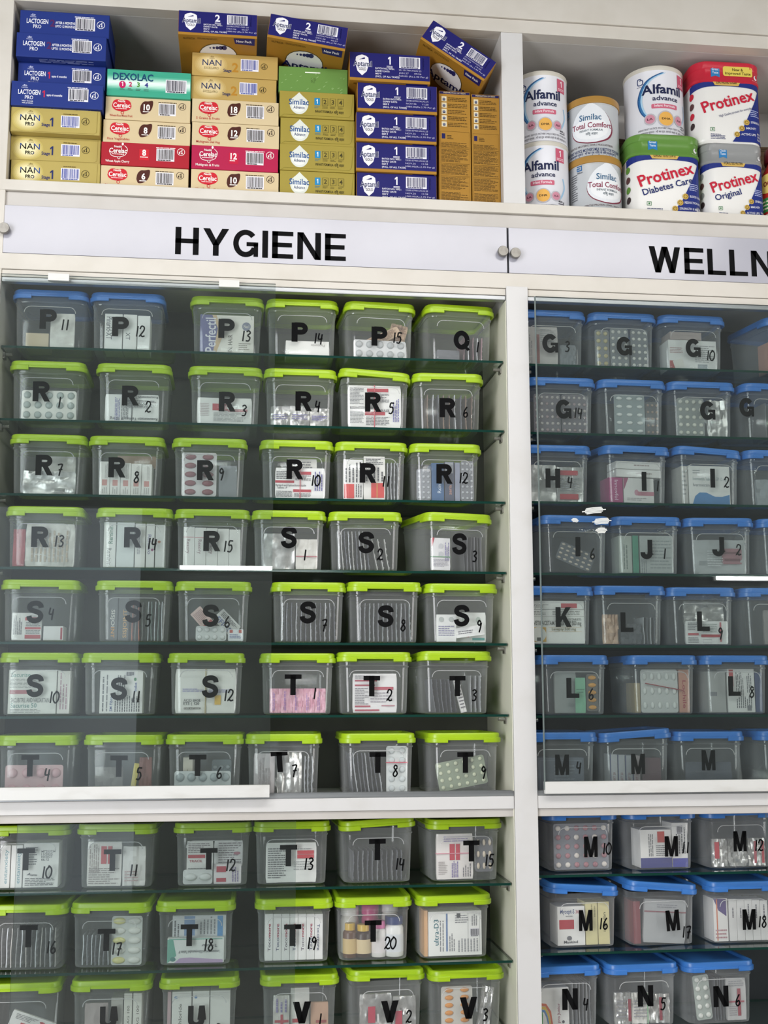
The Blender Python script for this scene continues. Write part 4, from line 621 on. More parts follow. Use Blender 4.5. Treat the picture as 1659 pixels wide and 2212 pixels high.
jar('c', 1452, 1604, 3, 'I', '2', (1539, 1033), (1568, 1042), [('C', .14, .92, 0, .9, '#d4d3cf', [('P', [(.08, 0), (.98, 0), (.98, .26), (.8, .2), (.62, .2), (.42, .3), (.25, .3), (.14, .2)], '#3f7cb4'), wrd('Ivermectin', .1, .46, .5, .54, '#8a8f94'), wrd('Ivermectin Tablets USP 12 mg', .1, .62, .92, .70, '#a2b0b0'), txt(.1, .3, .78, .9, 2, '#a2a6a8')], 'white carton with a blue wave'), ('C', .0, .13, 0, .88, '#b8b6b2', [txt(.1, .9, .2, .9, 6, '#8c8c8c')], 'slim grey carton at its side')], 'with a blue-waved carton', lift=(0, 3, 0, .002))
jar('c', 1602, 1750, 0, '', '', None, (1640, 1030), [('F', .1, .9, 0, .6, '#9aa0a4', [], 'grey wrapped pouch', {'wob': .006})], 'unlettered, right edge of the third shelf', tag_='in the blue-lidded jar at the right edge, third shelf')
jar('d', 1162, 1322, 4, 'I', '6', (1248, 1181), (1279, 1196), [('B', .12, .78, .16, .58, 4, 6, '#c9bdae!', '#5d6168', 'o', 'dark blister of beige capsules lying aslant', {'s': .34, 'tilt': 22})], 'behind white smears on the glass')
jar('d', 1317, 1469, -6, 'J', '1', (1396, 1187), (1434, 1196), [('C', .0, .24, 0, .85, '#a9b0a8', [vtx(.3, .7, .1, .8, 2, '#6f7a74')], 'pale green slim carton'), ('C', .25, .36, 0, .86, '#3f8a70', [], 'thin green carton'), ('C', .38, .98, 0, .86, '#a8aeac', [vtx(.02, .2, .0, .4, 3, '#7c8284'), txt(.3, .95, .1, .9, 9, '#8e9494')], 'grey-white printed carton')], 'with a thin green carton')
jar('d', 1472, 1626, -4, 'J', '2', (1551, 1181), (1594, 1188), [('F', .05, .98, 0, .78, '#a9adae', [txt(.25, .55, .2, .7, 7, '#c4c8c8')], 'grey clear-wrapped pouch', {'wob': .006}), ('F', .55, .9, .22, .58, '#9a6a72', [bar(.1, .9, .65, .8, '#6f4048'), bar(.1, .9, .2, .35, '#6f4048')], 'dull red card', {'q': -.2, 't': .002})], 'with a dull red card')
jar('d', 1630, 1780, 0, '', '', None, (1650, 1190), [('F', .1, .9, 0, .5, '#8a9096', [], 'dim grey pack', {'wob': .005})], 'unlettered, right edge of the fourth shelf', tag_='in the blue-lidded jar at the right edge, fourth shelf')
jar('e', 1129, 1279, 0, 'K', '', (1217, 1333), None, [('C', .0, .97, 0, .96, '#e2e1da', [bar(.58, .87, .83, .94, '#c04a52'), bar(0, 1, .79, .8, '#77776f'), bar(0, 1, .63, .64, '#a5a59c'), txt(.02, .36, .83, .92, 3, '#8a8a84'), txt(.02, .3, .66, .76, 3, '#8a8a84'), txt(.42, .95, .66, .77, 3, '#8a8a84'), ('P', [(.02, .04), (.3, .04), (.3, .38), (.02, .38)], '#d9a93c'), ('E', .16, .21, .14, .17, '#e6e5de'), bar(.13, .2, .06, .14, '#55554f'), wrd('1 x 10 TABLETS', .64, .54, .94, .59, '#66665f'), wrd('LEVETIRACETAM TABLETS IP 500 mg', .02, .43, .94, .53, '#6a6a62'), wrd('Levepsy 500 mg', .4, .31, .84, .37, '#8a8156'), bar(.34, .95, .38, .385, '#d9a93c'), bar(.34, .95, .28, .285, '#d9a93c')], 'large white carton with a yellow corner')], 'holding a white carton with a yellow corner')
jar('e', 1279, 1430, 0, 'L', '', (1354, 1344), None, [('F', .02, .3, 0, .66, 'kraft_foil', [], 'brown foil bundle', {'wob': .005}), ('F', .34, .7, 0, .45, '#55585e', [], 'dark grey foil bundle', {'wob': .005}), ('S', .72, .98, .6, 4, [SV, '#7b7e86%'], 'dark strip on edge')], 'unnumbered, its lid ajar over dark foil', tag_='in the blue-lidded jar with its lid ajar', lift=(3, 0, -.004, .007))
jar('e', 1432, 1590, -1, 'L', '9', (1519, 1342), (1555, 1368), [('F', .22, .98, 0, .52, '#d8d8d6', [bar(.36, .82, .3, .42, '#b02c38'), bar(.05, .3, .38, .48, '#c0545c'), txt(.05, .3, .6, .95, 5, '#6a6a70'), txt(.05, .3, .05, .3, 4, '#6a6a70'), txt(.4, .75, .5, .9, 5, '#a2aaa4'), bar(.8, .84, .1, .95, '#b8606a'), ('N', .4, .6, .06, .2, '#8a8a8c')], 'white pack with a dark red bar', {'wob': .0015}), ('F', .25, .98, .45, .98, FO, [], 'crumpled silver wrap behind', {'wob': .006, 'q': 1})], 'with silver wrap above a red-barred pack')
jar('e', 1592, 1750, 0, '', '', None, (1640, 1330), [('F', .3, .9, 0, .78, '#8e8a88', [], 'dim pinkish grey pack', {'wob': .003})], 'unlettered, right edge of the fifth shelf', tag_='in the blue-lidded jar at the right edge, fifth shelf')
jar('f', 1155, 1320, 2, 'L', '6', (1237, 1486), (1276, 1499), [('F', .2, .58, .0, .9, '#9da2a0', [], 'grey card pack', {'q': .5}), ('F', .54, .72, .0, .78, '#7fb898', [txt(.1, .9, .55, .7, 2, '#5a8a72')], 'green paper slip', {'t': .002, 'name': 'paper_slip'}), ('B', .74, .94, .04, .86, 5, 1, '#d89a3c!', '#6a6560', 'c', 'dark blister of amber capsules', {'s': .36})], 'with a green paper slip')
jar('f', 1353, 1506, 1, '', '', None, (1440, 1490), [('B', .12, .78, 0, .96, 3, 5, '#dcdedb!', '#c4c6c4', 'v', 'pale blister of white upright capsules', {'s': .36, 'band': (.6, '#9c3340'), 'br': .18}), ('C', .80, .99, 0, .96, '#bf8a76', [wrd('Lochile', .35, .1, .75, .75, '#a03848', -90)], 'pinkish brown carton'), ('C', .0, .11, 0, .66, '#9a8a6a', [], 'tan slim carton')], 'unlettered, with red-banded white capsules', tag_='in the unlettered blue-lidded jar with banded capsules')
jar('f', 1510, 1662, 3, 'L', '8', (1586, 1482), (1623, 1495), [('C', .36, .86, 0, .98, '#d3d2ce', [bar(.06, .22, .6, .98, '#b83a40'), vtx(.3, .6, .4, .95, 5, '#4f5055'), vtx(.3, .9, .1, .4, 8, '#5f6066'), vtx(.7, .9, .45, .9, 3, '#77787c'), bar(.7, .86, .04, .16, '#77787c')], 'white printed carton with a red block'), ('C', .87, 1, 0, .9, '#35456e', [], 'navy carton at the right'), ('C', .0, .33, 0, .92, '#a5a6a4', [bar(.1, .5, .4, .5, '#7a7b80')], 'grey carton at the left')], 'with a red-blocked printed carton')
jar('g', 1135, 1287, 0, 'M', '4', (1214, 1652), (1249, 1657), [('C', .1, .9, 0, .72, '#5c626e', [txt(.35, .8, .3, .8, 5, '#77808c'), ('N', .05, .95, .05, .92, '#858c98')], 'grey carton')], 'holding a grey carton', sx=1)
jar('g', 1289, 1450, -3, 'M', '', (1378, 1650), None, [('C', .07 + .13 * i, .07 + .13 * (i + 1), 0, .78 - .01 * i, ('#b4b5b8', '#aeb0b4', '#a2a5aa', '#b0a4a6')[i], [wrd('MIGART 20', .3, .1, .7, .5, '#8a5a62', 90), bar(.0, .12, 0, 1, '#36406c')], ('first', 'second', 'third', 'fourth')[i] + ' slim white carton from the left') for i in range(4)] + [('C', .62, .95, 0, .7, '#5a3f46', [], 'dark maroon carton')], 'unnumbered, holding slim white cartons', tag_='in the blue-lidded jar with slim cartons', lift=(0, -4, 0, .003), sx=1)
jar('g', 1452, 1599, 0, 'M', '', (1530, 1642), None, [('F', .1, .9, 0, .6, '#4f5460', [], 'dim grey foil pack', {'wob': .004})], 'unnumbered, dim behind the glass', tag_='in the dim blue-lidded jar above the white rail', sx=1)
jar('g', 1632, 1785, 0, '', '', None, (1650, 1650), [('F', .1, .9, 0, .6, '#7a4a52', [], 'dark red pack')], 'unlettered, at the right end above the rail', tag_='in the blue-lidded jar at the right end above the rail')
# blue side, lower
jar('h', 1173, 1338, 3, 'M', '10', (1276, 1829), (1309, 1833), [('B', .02, .98, 0, .98, 5, 6, ['#d8cfc8!', '#a8747c!', '#9c6a74!', '#e0d8d0!', '#a8747c!'], '#7d7f88', 'r', 'grey blister of white and maroon pills', {'s': .30})], 'with white and maroon pills', dy=.06, sx=1)
jar('h', 1344, 1509, 3, 'M', '11', (1450, 1828), (1479, 1831), [('C', .14, .7, 0, .82, '#cfccc8', [bar(0, 1, 0, .26, '#35387c'), bar(.55, .78, .66, .95, '#b8423c'), vtx(.25, .42, .3, .9, 3, '#55565b'), txt(.5, .95, .3, .6, 6, '#6d6e72')], 'white carton with a navy base'), ('C', .71, .99, 0, .96, '#d2d0cd', [bar(0, 1, 0, .2, '#3a3f9a'), vtx(.2, .9, .3, .95, 4, '#6a6b70'), ('K', .3, .7, .75, .95)], 'taller white carton with a blue base')], 'holding white cartons with navy bases', dy=.06, sx=1)
jar('h', 1512, 1677, 3, 'M', '12', (1598, 1817), (1637, 1826), [('F', .02, .3, 0, .6, FO, [bar(.1, .4, .3, .9, '#b0303c')], 'first silver foil pack with a red bar', {'wob': .004}), ('F', .31, .66, 0, .6, FO, [], 'plain silver foil pack', {'wob': .005}), ('F', .67, .98, 0, .6, FO, [bar(.3, .45, .1, .9, '#b0505c'), bar(.75, .9, .1, .9, '#b0303c')], 'silver foil pack with two red bars', {'wob': .004})], 'with low red-barred silver foil', dy=.06, sx=1)
jar('i', 1176, 1342, 3, 'M', '16', (1265, 1988), (1302, 1995), [('C', .06, .54, 0, .82, '#e0ded9', [bar(.06, .6, .42, .66, '#b32636'), wrd('Mycept-S', .1, .82, .62, .93, '#4a5a8a'), wrd('360', .66, .82, .86, .91, '#b8707a'), txt(.3, .6, .72, .78, 1, '#9a9a9a'), ('E', .42, .19, .09, .06, '#66676c'), wrd('Mankind', .22, .06, .72, .13, '#4a4b50')], 'white carton with a red band'), ('C', .55, .76, 0, .9, '#d8cf9c', [vtx(.4, .9, .65, .95, 2, '#a29a6c')], 'left pale yellow carton'), ('C', .77, .97, 0, .9, '#d6cc98', [wrd('idebulan', .35, .3, .65, .75, '#55523c', 90)], 'right pale yellow carton')], 'with pale yellow cartons', dy=.062, lift=(1, 4, 0, .004), sx=1)
jar('i', 1346, 1512, 3, 'M', '17', (1453, 1988), (1481, 2013), [('F', .16, .9, 0, .92, '#a9abad', [bar(0, 1, .70, .73, '#8a5a62'), txt(.3, .8, .8, .9, 2, '#8a8c92')], 'grey-white card leaning', {'tilt': 4}), ('C', .0, .13, 0, .9, '#7a3a40', [], 'dark red carton')], 'its lid slid askew', dy=.062, lift=(1, 5, -.004, .005), sx=1, lean=-4)
jar('i', 1518, 1684, 2, 'M', '18', (1618, 1986), (1645, 1991), [('C', .0, .26, 0, .92, '#d5d1cd', [('P', [(0, 1), (.9, .98), (.9, .58), (.35, .72)], '#5a4a80'), bar(.2, .28, .02, .98, '#cf7a5a'), txt(.1, .9, .05, .3, 3, '#b58a90')], 'white carton with a violet corner')] + [('C', .28 + .14 * i, .28 + .14 * (i + 1), 0, .9 - .012 * i, '#cfccca', [vtx(.3, .7, .55, .9, 1, '#77747c')], ('first', 'second', 'third', 'fourth', 'last')[i] + ' slim white carton beside the violet corner') for i in range(5)], 'with a violet-cornered carton', dy=.062, lift=(2, 0, -.004, .006), sx=1)
jar('j', 1136, 1303, 3, 'N', '4', (1231, 2158), (1264, 2168), [('C', .0, .58, 0, .8, '#dcdad6', [('P', [(.05, 0), (.2, 0), (.22, .3), (.16, .78), (.05, .8)], '#4f9a52'), ('P', [(.18, .62), (.32, .6), (.46, .4), (.52, 0), (.47, 0), (.41, .36), (.3, .53), (.18, .55)], '#cf6a4a'), ('P', [(.18, .54), (.3, .52), (.4, .35), (.46, 0), (.42, 0), (.36, .3), (.28, .45), (.18, .47)], '#d8b64c'), ('P', [(.18, .46), (.28, .44), (.35, .29), (.41, 0), (.38, 0), (.32, .25), (.26, .38), (.18, .4)], '#5a8ac0'), ('E', .82, .12, .04, .04, '#4a4b50'), wrd('pro Junior', .62, .1, .72, .6, '#9a5a6a', 90)], 'white carton with a rainbow and green hill'), ('S', .62, .98, .88, 6, ['#b9bbbe%', '#8f9298%'], 'silver foil strip on edge')], 'with a rainbow carton', dy=.062)
jar('j', 1305, 1468, 2, 'N', '5', (1394, 2151), (1431, 2168), [('F', .02, .3, 0, .66, FO, [bar(.8, .98, .1, .8, '#8c2436'), txt(.1, .7, .2, .8, 5, '#8a8a8f')], 'first silver foil pack with a dark red bar', {'wob': .004}), ('F', .31, .62, 0, .64, PF, [txt(.1, .9, .2, .8, 6, '#9a9a9f'), bar(.85, .9, 0, 1, '#8ac094')], 'silver pack with a green band', {'wob': .004}), ('F', .63, .97, 0, .6, FO, [bar(.45, .6, .1, .9, '#8c2436')], 'last silver foil pack with a dark red bar', {'wob': .004})], 'with dark red-barred silver packs', dy=.062)
jar('j', 1475, 1630, 3, 'N', '6', (1557, 2152), (1593, 2160), [('B', .1, .38, .04, .98, 5, 2, '#e2e4de!', '#a9b2ac', 'r', 'greenish blister of white round pills', {'s': .30, 'tilt': -5}), ('S', .42, .62, .9, 4, [DK, '#77797f%'], 'dark foil strip on edge'), ('F', .64, .98, 0, .88, '#c4c2c2', [bar(.55, .72, .1, .75, '#9a3a48'), bar(.1, .9, .42, .46, '#b8606c'), txt(.1, .9, .8, .95, 3, '#9a9a9e'), txt(.1, .5, .1, .35, 5, '#a09a9e')], 'grey-white pack with a red cross')], 'with white round pills', dy=.062)

# ------------------------------------------------------------------ formula cartons in the left top bay
def carton(kind, W, H, D, loc, roll, label, cat='carton', group=None, yaw=0, pitch=0):
    """a carton lying with its end panel forward; its prints are parts"""
    side, face = CART[kind]; b = MB(); b.box(0, W, 0, D, 0, H, side); me = b.mesh('formula_carton', bevel=.0012)
    o = link('formula_carton', me, None, loc, (pitch, roll, yaw)); tag(o, label, cat, group)
    P = {}
    def p(n, lay=2):
        if n not in P: P[n] = MB()
        P[n].lay = lay; return P[n]
    face(p, W, H, D)
    for n, g in P.items(): g.build(n.split('/')[0], o)
    return o
def nest(b, x, y, s, k):                                    # the small bird-on-nest line mark with its maker's name beneath
    b.ribbon([(x - s, y), (x - s * .4, y - s * .3), (x + s * .5, y - s * .25), (x + s, y + s * .1)], s * .25, k); b.ell(x - s * .2, y + s * .25, s * .35, s * .3, k, n=8); b.ell(x + s * .45, y + s * .2, s * .25, s * .2, k, n=8)
    b.text('Nestlé', x, y - s * 1.15, s * 2.6, s * .62, k, al='c')
def f_lacto(stage):
    def f(p, W, H, D):
        a = p('brand_name'); wt = '#e8e9f2'; nest(a, W * .145, H * .82, H * .09, '#b9bedb'); a.text('LACTOGEN', W * .075, H * .47, W * .24, H * .19, wt, .02); a.text('PRO', W * .15, H * .27, W * .09, H * .15, wt, .01)
        if stage == 1: a.text('Infant formula', W * .12, H * .17, W * .12, H * .06, wt); a.text('with probiotic', W * .12, H * .09, W * .12, H * .06, wt)
        g = p('stage_number'); g.text(str(stage), W * .335, H * .38, None, H * .28, '#55285c' if stage == 2 else '#c0284a', .03)
        g = p('age_note')
        if stage == 2: g.text('AFTER 6 MONTHS', W * .395, H * .50, W * .22, H * .10, wt, .02); g.text('UPTO 12 MONTHS', W * .395, H * .35, W * .22, H * .10, wt, .02)
        else: g.text('upto 6 months', W * .385, H * .44, W * .17, H * .09, wt, .02)
        g = p('barcode'); g.barcode(W * .62, W * .84, H * .28, H * .80); g.lines(W * .61, W * .83, H * .82, H * .86, 1, wt, 0, .8)
        p('disposal_mark').bin_mark(W * .905, H * .56, H * .15, wt)
        g = p('underside_print'); u = MB(); u.lines(W * .25, W * .95, .006, .024, 3, '#9aa4cc'); g.add([(v[0], v[2], -.0004) for v in u.v], u.f, '#9aa4cc')
    return f
def f_nanpro(p, W, H, D):
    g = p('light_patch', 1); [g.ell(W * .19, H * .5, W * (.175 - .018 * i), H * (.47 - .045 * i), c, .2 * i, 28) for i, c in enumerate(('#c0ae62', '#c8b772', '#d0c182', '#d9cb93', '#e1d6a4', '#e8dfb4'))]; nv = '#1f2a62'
    a = p('brand_name'); nest(a, W * .22, H * .84, H * .09, '#8a7a40'); a.text('NAN', W * .105, H * .47, W * .22, H * .24, '#2a4a8c', .008); a.text('PRO', W * .165, H * .26, W * .10, H * .14, nv, .03)
    g = p('stage_number'); g.text('Stage', W * .345, H * .27, W * .095, H * .13, nv, .02); g.text('1', W * .435, H * .27, W * .055, H * .36, nv, .03)
    g = p('barcode'); g.barcode(W * .56, W * .77, H * .26, H * .74, '#3a4a9c'); g.lines(W * .585, W * .745, H * .78, H * .82, 1, '#5a4a1a', 0, .8)
    p('disposal_mark').bin_mark(W * .835, H * .54, H * .14, '#3c3216')
    p('flap_crease').ribbon([(W * .02, H * .02), (W * .94, H * .05), (W * .965, H * .12), (W * .97, H * .97)], .0008, '#8d7a34')
def f_nanex(p, W, H, D):
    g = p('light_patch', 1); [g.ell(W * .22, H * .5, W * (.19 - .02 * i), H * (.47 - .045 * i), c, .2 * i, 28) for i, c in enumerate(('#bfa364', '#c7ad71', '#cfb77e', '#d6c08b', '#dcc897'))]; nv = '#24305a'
    a = p('brand_name'); nest(a, W * .23, H * .84, H * .08, '#8a7038'); a.text('NAN', W * .12, H * .46, W * .22, H * .26, nv, .006); a.text('EXCELLAPRO', W * .14, H * .30, W * .17, H * .10, '#6a5420', .01)
    g = p('stage_number'); g.text('Stage', W * .365, H * .22, W * .095, H * .13, nv, .02); g.text('2', W * .465, H * .24, W * .075, H * .38, '#b5822c', .03)
    g = p('barcode'); g.barcode(W * .565, W * .775, H * .30, H * .82, '#3a4a9c'); p('disposal_mark').bin_mark(W * .84, H * .54, H * .13, '#3c3216')
def f_cerelac(months, caption, style):
    def f(p, W, H, D):
        dark = style != 'cream'; wt = '#f4eeea'; rd = '#c8202f'
        a = p('brand_emblem')
        if not dark: a.ell(W * .19, H * .60, W * .115, H * .25, rd); a.ell(W * .14, H * .66, W * .06, H * .22, rd, .2); a.ell(W * .24, H * .66, W * .06, H * .22, rd, .3); a.ring(W * .2, H * .30, H * .06, H * .025, rd)
        else: a.ribbon(spline([(W * .09, H * .6), (W * .12, H * .40), (W * .2, H * .36), (W * .27, H * .45), (W * .295, H * .7), (W * .26, H * .86)], 5), H * .022, wt); a.ring(W * .2, H * .32, H * .05, H * .02, wt); a.ell(W * .24, H * .92, W * .012, H * .06, wt)
        a = p('brand_name', 4); a.text('Nestlé', W * .145, H * .76, W * .085, H * .09, wt, .02); a.text('Cerelac', W * .09, H * .53, W * .20, H * .20, wt, .02); a.lines(W * .12, W * .26, H * .45, H * .49, 1, wt, 0, .7)
        p('caption').text(caption, W * .05, H * .12, W * min(.27, .017 * len(caption)), H * .10, wt if dark else '#b0382c', .01)
        g = p('age_mark')
        if not dark:
            g.poly([(W * x, H * y) for x, y in spline([(.405, .46), (.415, .68), (.45, .84), (.50, .86), (.555, .88), (.552, .62), (.52, .40), (.47, .30), (.425, .30), (.405, .46)], 4)], '#4a2016')
        else: g.rect(W * .43, W * .54, H * .26, H * .74, '#c81f2e' if style == 'red' else '#c2183f')
        g.lay = 3; g.text(str(months), W * .485, H * .46, W * (.045 if months < 10 else .075), H * .26, wt, .03, al='c'); g.lines(W * .44, W * .53, H * .37, H * .42, 1, wt, 0, .8)
        g = p('barcode'); g.barcode(W * .625, W * .83, H * .26, H * .80, '#3a3430'); g.lines(W * .62, W * .84, H * .82, H * .86, 1, wt if dark else '#4a3a2a', 0, .8)
        p('disposal_mark').bin_mark(W * .905, H * .70, H * .15, wt if dark else '#3c2a20')
    return f
def f_dexo(p, W, H, D):
    g = p('colour_band', 1)
    for i, c in enumerate(('#4fae92', '#7cc4ac', '#a5d8c6', '#c9e8dc', '#dff1ea', '#e6f4ee', '#d2ebe0', '#acdac8', '#7fc6ae', '#5ab398')): g.rect(W * .006, W * .994, H * (.22 + .055 * i), H * (.22 + .055 * (i + 1)), c)
    p('brand_name', 3).text('DEXOLAC', W * .07, H * .60, W * .48, H * .26, '#164a6a', .03)
    g = p('stage_row', 3); g.ell(W * .185, H * .42, W * .04, H * .14, '#c2185c')
    for i, (t, c) in enumerate((('1', '#f6eef2'), ('2', '#c2185c'), ('3', '#4f9a3c'), ('4', '#3a3a8a'))): g.lay = 4; g.text(t, W * (.185 + .095 * i), H * .36, None, H * .17, c, .03, al='c'); g.lines(W * (.155 + .095 * i), W * (.215 + .095 * i), H * .2, H * .3, 2, '#4a6a60')
    p('barcode', 3).barcode(W * .70, W * .95, H * .20, H * .70)
def f_similac(p, W, H, D):
    g = p('drop_emblem'); g.poly(spline([(W * (.26 + a), H * b) for a, b in ((0, .96), (.05, .82), (.11, .66), (.125, .48), (.10, .28), (.05, .15), (0, .12), (-.05, .15), (-.10, .28), (-.125, .48), (-.11, .66), (-.05, .82), (0, .96))], 3), '#dcdfd6'); g.ell(W * .255, H * .42, W * .09, H * .22, '#e9ebe6', .5)
    a = p('brand_name', 4); a.text('Similac', W * .125, H * .48, W * .265, H * .22, '#1f4f8c', .012); a.text('Advance', W * .185, H * .32, W * .15, H * .12, '#2a3a6a', .006)
    g = p('stage_row')
    for i in range(4):
        x = W * (.465 + .105 * i); c = '#2a86b8'
        if i == 0: g.rect(x, x + W * .075, H * .50, H * .78, c); g.lay = 3; g.text('1', x + W * .037, H * .56, None, H * .17, '#e8f0f4', .02, al='c'); g.lay = 2
        else: g.ribbon([(x, H * .5), (x + W * .075, H * .5), (x + W * .075, H * .78), (x, H * .78), (x, H * .5)], .0008, '#4a4420'); g.text(str(i + 1), x + W * .037, H * .56, None, H * .17, '#4a4420', .02, al='c')
        g.lines(x, x + W * .075, H * .38, H * .47, 2, '#4a7a8a' if i == 0 else '#5a5224')
    p('formula_note').text('INFANT FORMULA', W * .475, H * .22, W * .24, H * .09, '#3c3618', .02); p('formula_note').text('शिशु आहार', W * .73, H * .21, W * .13, H * .10, '#3c3618', .015)
    p('flap_crease').ribbon([(W * .02, H * .01), (W * .06, H * .09), (W * .93, H * .09), (W * .96, H * .2), (W * .985, H * .97)], .0008, '#7c7220')
def f_green(p, W, H, D):
    p('slot').ribbon([(W * .38, H * .80), (W * .60, H * .81)], H * .05, '#e6efdc'); g = p('film_glint')  # glints on the film are drawn as pale green strokes
    for i in range(26):
        x, y = R.uniform(.03, .95), R.uniform(.05, .8); l = R.uniform(.02, .06); a = R.uniform(.3, 1.2); g.ribbon([(W * x, H * y), (W * (x + l * .6), H * y + W * l * a * .5)], .0006, '#bcd6a0')
    g = p('number_mark'); g.text('KP', W * .47, H * .40, W * .07, H * .2, '#5a7a3c', .0)
def f_apt(n, code, mfd, price):
    def f(p, W, H, D):
        g = p('end_panel', 1); nv = '#1d1c66'; wt = '#eceaf2'; g.rect(W * .004, W * .996, H * .10, H * .996, nv)
        g = p('shield_emblem', 2); pts = [(-.08, .30), (-.05, .36), (0, .40), (.05, .36), (.08, .30), (.09, .08), (.06, -.22), (0, -.38), (-.06, -.22), (-.09, .08)]
        g.poly([(W * (.155 + a * .95), H * (.54 + b * .95)) for a, b in pts], '#f0eef2'); g.lay = 3
        for i in range(5): g.ell(W * (.125 + .014 * i), H * (.745 + .012 * i), W * (.004 + .0016 * i), H * (.012 + .005 * i), '#1d1c66', n=8)
        a = p('brand_name', 4); a.text('Aptamil', W * .047, H * .50, W * .231, H * .20, '#dfe0f0', .03, dl=-.5); a.text('Aptamil', W * .05, H * .505, W * .225, H * .19, '#14164a', .006, dl=.5); a.text('GOLD', W * .115, H * .36, W * .09, H * .10, '#4a4252', .01)
        g = p('stage_number'); g.text(str(n), W * .495, H * .62, None, H * .28, wt, .03, al='c'); g.lines(W * .46, W * .545, H * .50, H * .58, 2, wt)
        g = p('barcode'); g.barcode(W * .615, W * .875, H * .52, H * .92, '#34345c'); u = MB(); u.lines(0, H * .42, 0, W * .02, 2, wt); g.add([(W * .925 - v[2], v[1], H * .5 + v[0]) for v in u.v], u.f, wt)
        g = p('batch_print')
        for i, t in enumerate(('BATCH NO./ MFD.:', 'EXPIRY DATE:', 'MRP ₹', '(INCL. OF ALL TAXES)')): g.text(t, W * .32, H * (.435 - .095 * i), W * .0148 * len(t), H * .06, wt, .01)
        for i, t in enumerate((code, mfd, price)): g.text(t, W * .61, H * (.42 - .105 * i), W * .0165 * len(t), H * .055, '#c4c2d8', 0)
        g = p('broad_face')                                      # the gold broad panel, turned down
        def dn(q):
            for fc, mi in zip(q.f, q.m): g.add([(q.v[v][0], -q.v[v][2], -.0002 + q.v[v][1]) for v in fc], [tuple(range(len(fc)))], q.k[mi])
        q = MB(); q.lay = 1; q.text('NUTRICIA', W * .06, -.021, W * .15, .009, '#5a4010', .006); q.lines(W * .24, W * .5, -.019, -.010, 2, '#6a4c18')
        q.poly([(W * .70, -.004), (W * .97, -.002), (W * .97, -.034), (W * .72, -.030)], nv); q.lay = 2; q.text('New Pack', W * .735, -.022, W * .2, .011, wt, .025)
        q.lay = 1; q.ell(W * .5, -.092, W * .25, .058, '#5a4a2a'); q.lay = 2; q.ell(W * .5, -.092, W * .24, .055, '#efedf0'); q.lay = 3
        for i in range(5): q.ell(W * (.40 + .045 * i), -.056 + .001 * i, W * (.011 + .006 * i), .004 + .0018 * i, '#2a2a66', n=10)
        q.text('Aptamil', W * .2, -.125, W * .6, .03, '#1d1c55', .02); dn(q)
    return f
def f_aptside(p, W, H, D):
    ik = '#4a3410'; g = p('heading_band', 1); g.rect(W * .02, W * .98, H * .972, H * .994, '#1d1c55'); g.lay = 2; g.text('PREPARATION OF FEEDS', W * .15, H * .978, W * .7, H * .011, '#d8c8a0', .01)
    g = p('step_picture')
    for i in range(5): g.rect(W * .08, W * .24, H * (.905 - .056 * i), H * (.95 - .056 * i), '#ddd2b4'); g.lay = 3; g.ell(W * .16, H * (.925 - .056 * i), W * .05, H * .012, '#6a7088', n=10); g.ribbon([(W * .12, H * (.915 - .056 * i)), (W * .2, H * (.915 - .056 * i))], .002, '#55586e'); g.lay = 2
    g = p('step_text')
    for i in range(5): g.lines(W * .28, W * .9, H * (.905 - .056 * i), H * (.945 - .056 * i), 3, ik)
    g = p('scoop_picture'); g.rect(W * .08, W * .19, H * .575, H * .62, '#1d1c55'); g = p('printed_text'); g.lines(W * .25, W * .45, H * .57, H * .61, 3, ik)
    for y0, y1, n in ((.50, .545, 5), (.37, .485, 11), (.26, .35, 9), (.13, .24, 11), (.03, .11, 8)): g.lines(W * .06, W * .92, H * y0, H * y1, n, ik)
    g = p('panel_frame')
    for y0, y1 in ((.495, .64), (.36, .49), (.25, .355), (.02, .245)): g.ribbon([(W * .04, H * y0), (W * .95, H * y0), (W * .95, H * y1), (W * .04, H * y1), (W * .04, H * y0)], .0005, '#6a4c18')
    p('base_panel', 1).rect(0, W, 0, H * .018, '#1d2a6a')
GOLD = '#a87a2c'
CART = {'lac1': ('#22357e', f_lacto(1)), 'lac2': ('#22357e', f_lacto(2)), 'nan': ('#b3a05a', f_nanpro), 'nanx': ('#b89a58', f_nanex), 'dex': ('#3fa487', f_dexo), 'sim': ('#a08f3e', f_similac), 'green': ('#688f46', f_green),
        'a1a': (GOLD, f_apt(1, '2511017901/NOV.25', 'JAN.27      09:26', '960.00 (Rs.2.40 Per g)')), 'a1': (GOLD, f_apt(1, '2508107901/AUG.25', 'NOV.26      11:28', '1080.00(Rs.2.70 Per g)')),
        'a2': (GOLD, f_apt(2, '2509067901/SEP.25', 'DEC.26      06:57', '1080.00 (Rs.2.70 Per g)')), 'a2b': (GOLD, f_apt(2, '2511207901/NOV.25', 'FEB.27      19:20', '960.00 (Rs.2.40 Per g)')), 'side': ('#a87c30', f_aptside)}
for k, m_, c, st, col in (('c10', 10, 'Wheat-Rice Mixed Fruit', 'cream', '#d3bf98'), ('c8', 8, 'Rice Vegetables', 'cream', '#d3bf98'), ('c8r', 8, 'Wheat Apple Cherry', 'red', '#a81c2c'), ('c6', 6, 'Rice', 'cream', '#d3bf98'), ('c18', 18, '5 Grains & Fruits', 'cream', '#d3bf98'), ('c12', 12, 'Multigrain Dal Veg', 'cream', '#d3bf98'), ('c12r', 12, 'Multigrain & Fruits', 'crimson', '#b01a48')): CART[k] = (col, f_cerelac(m_, c, st))
ZB = 2.7449; TOP = {}
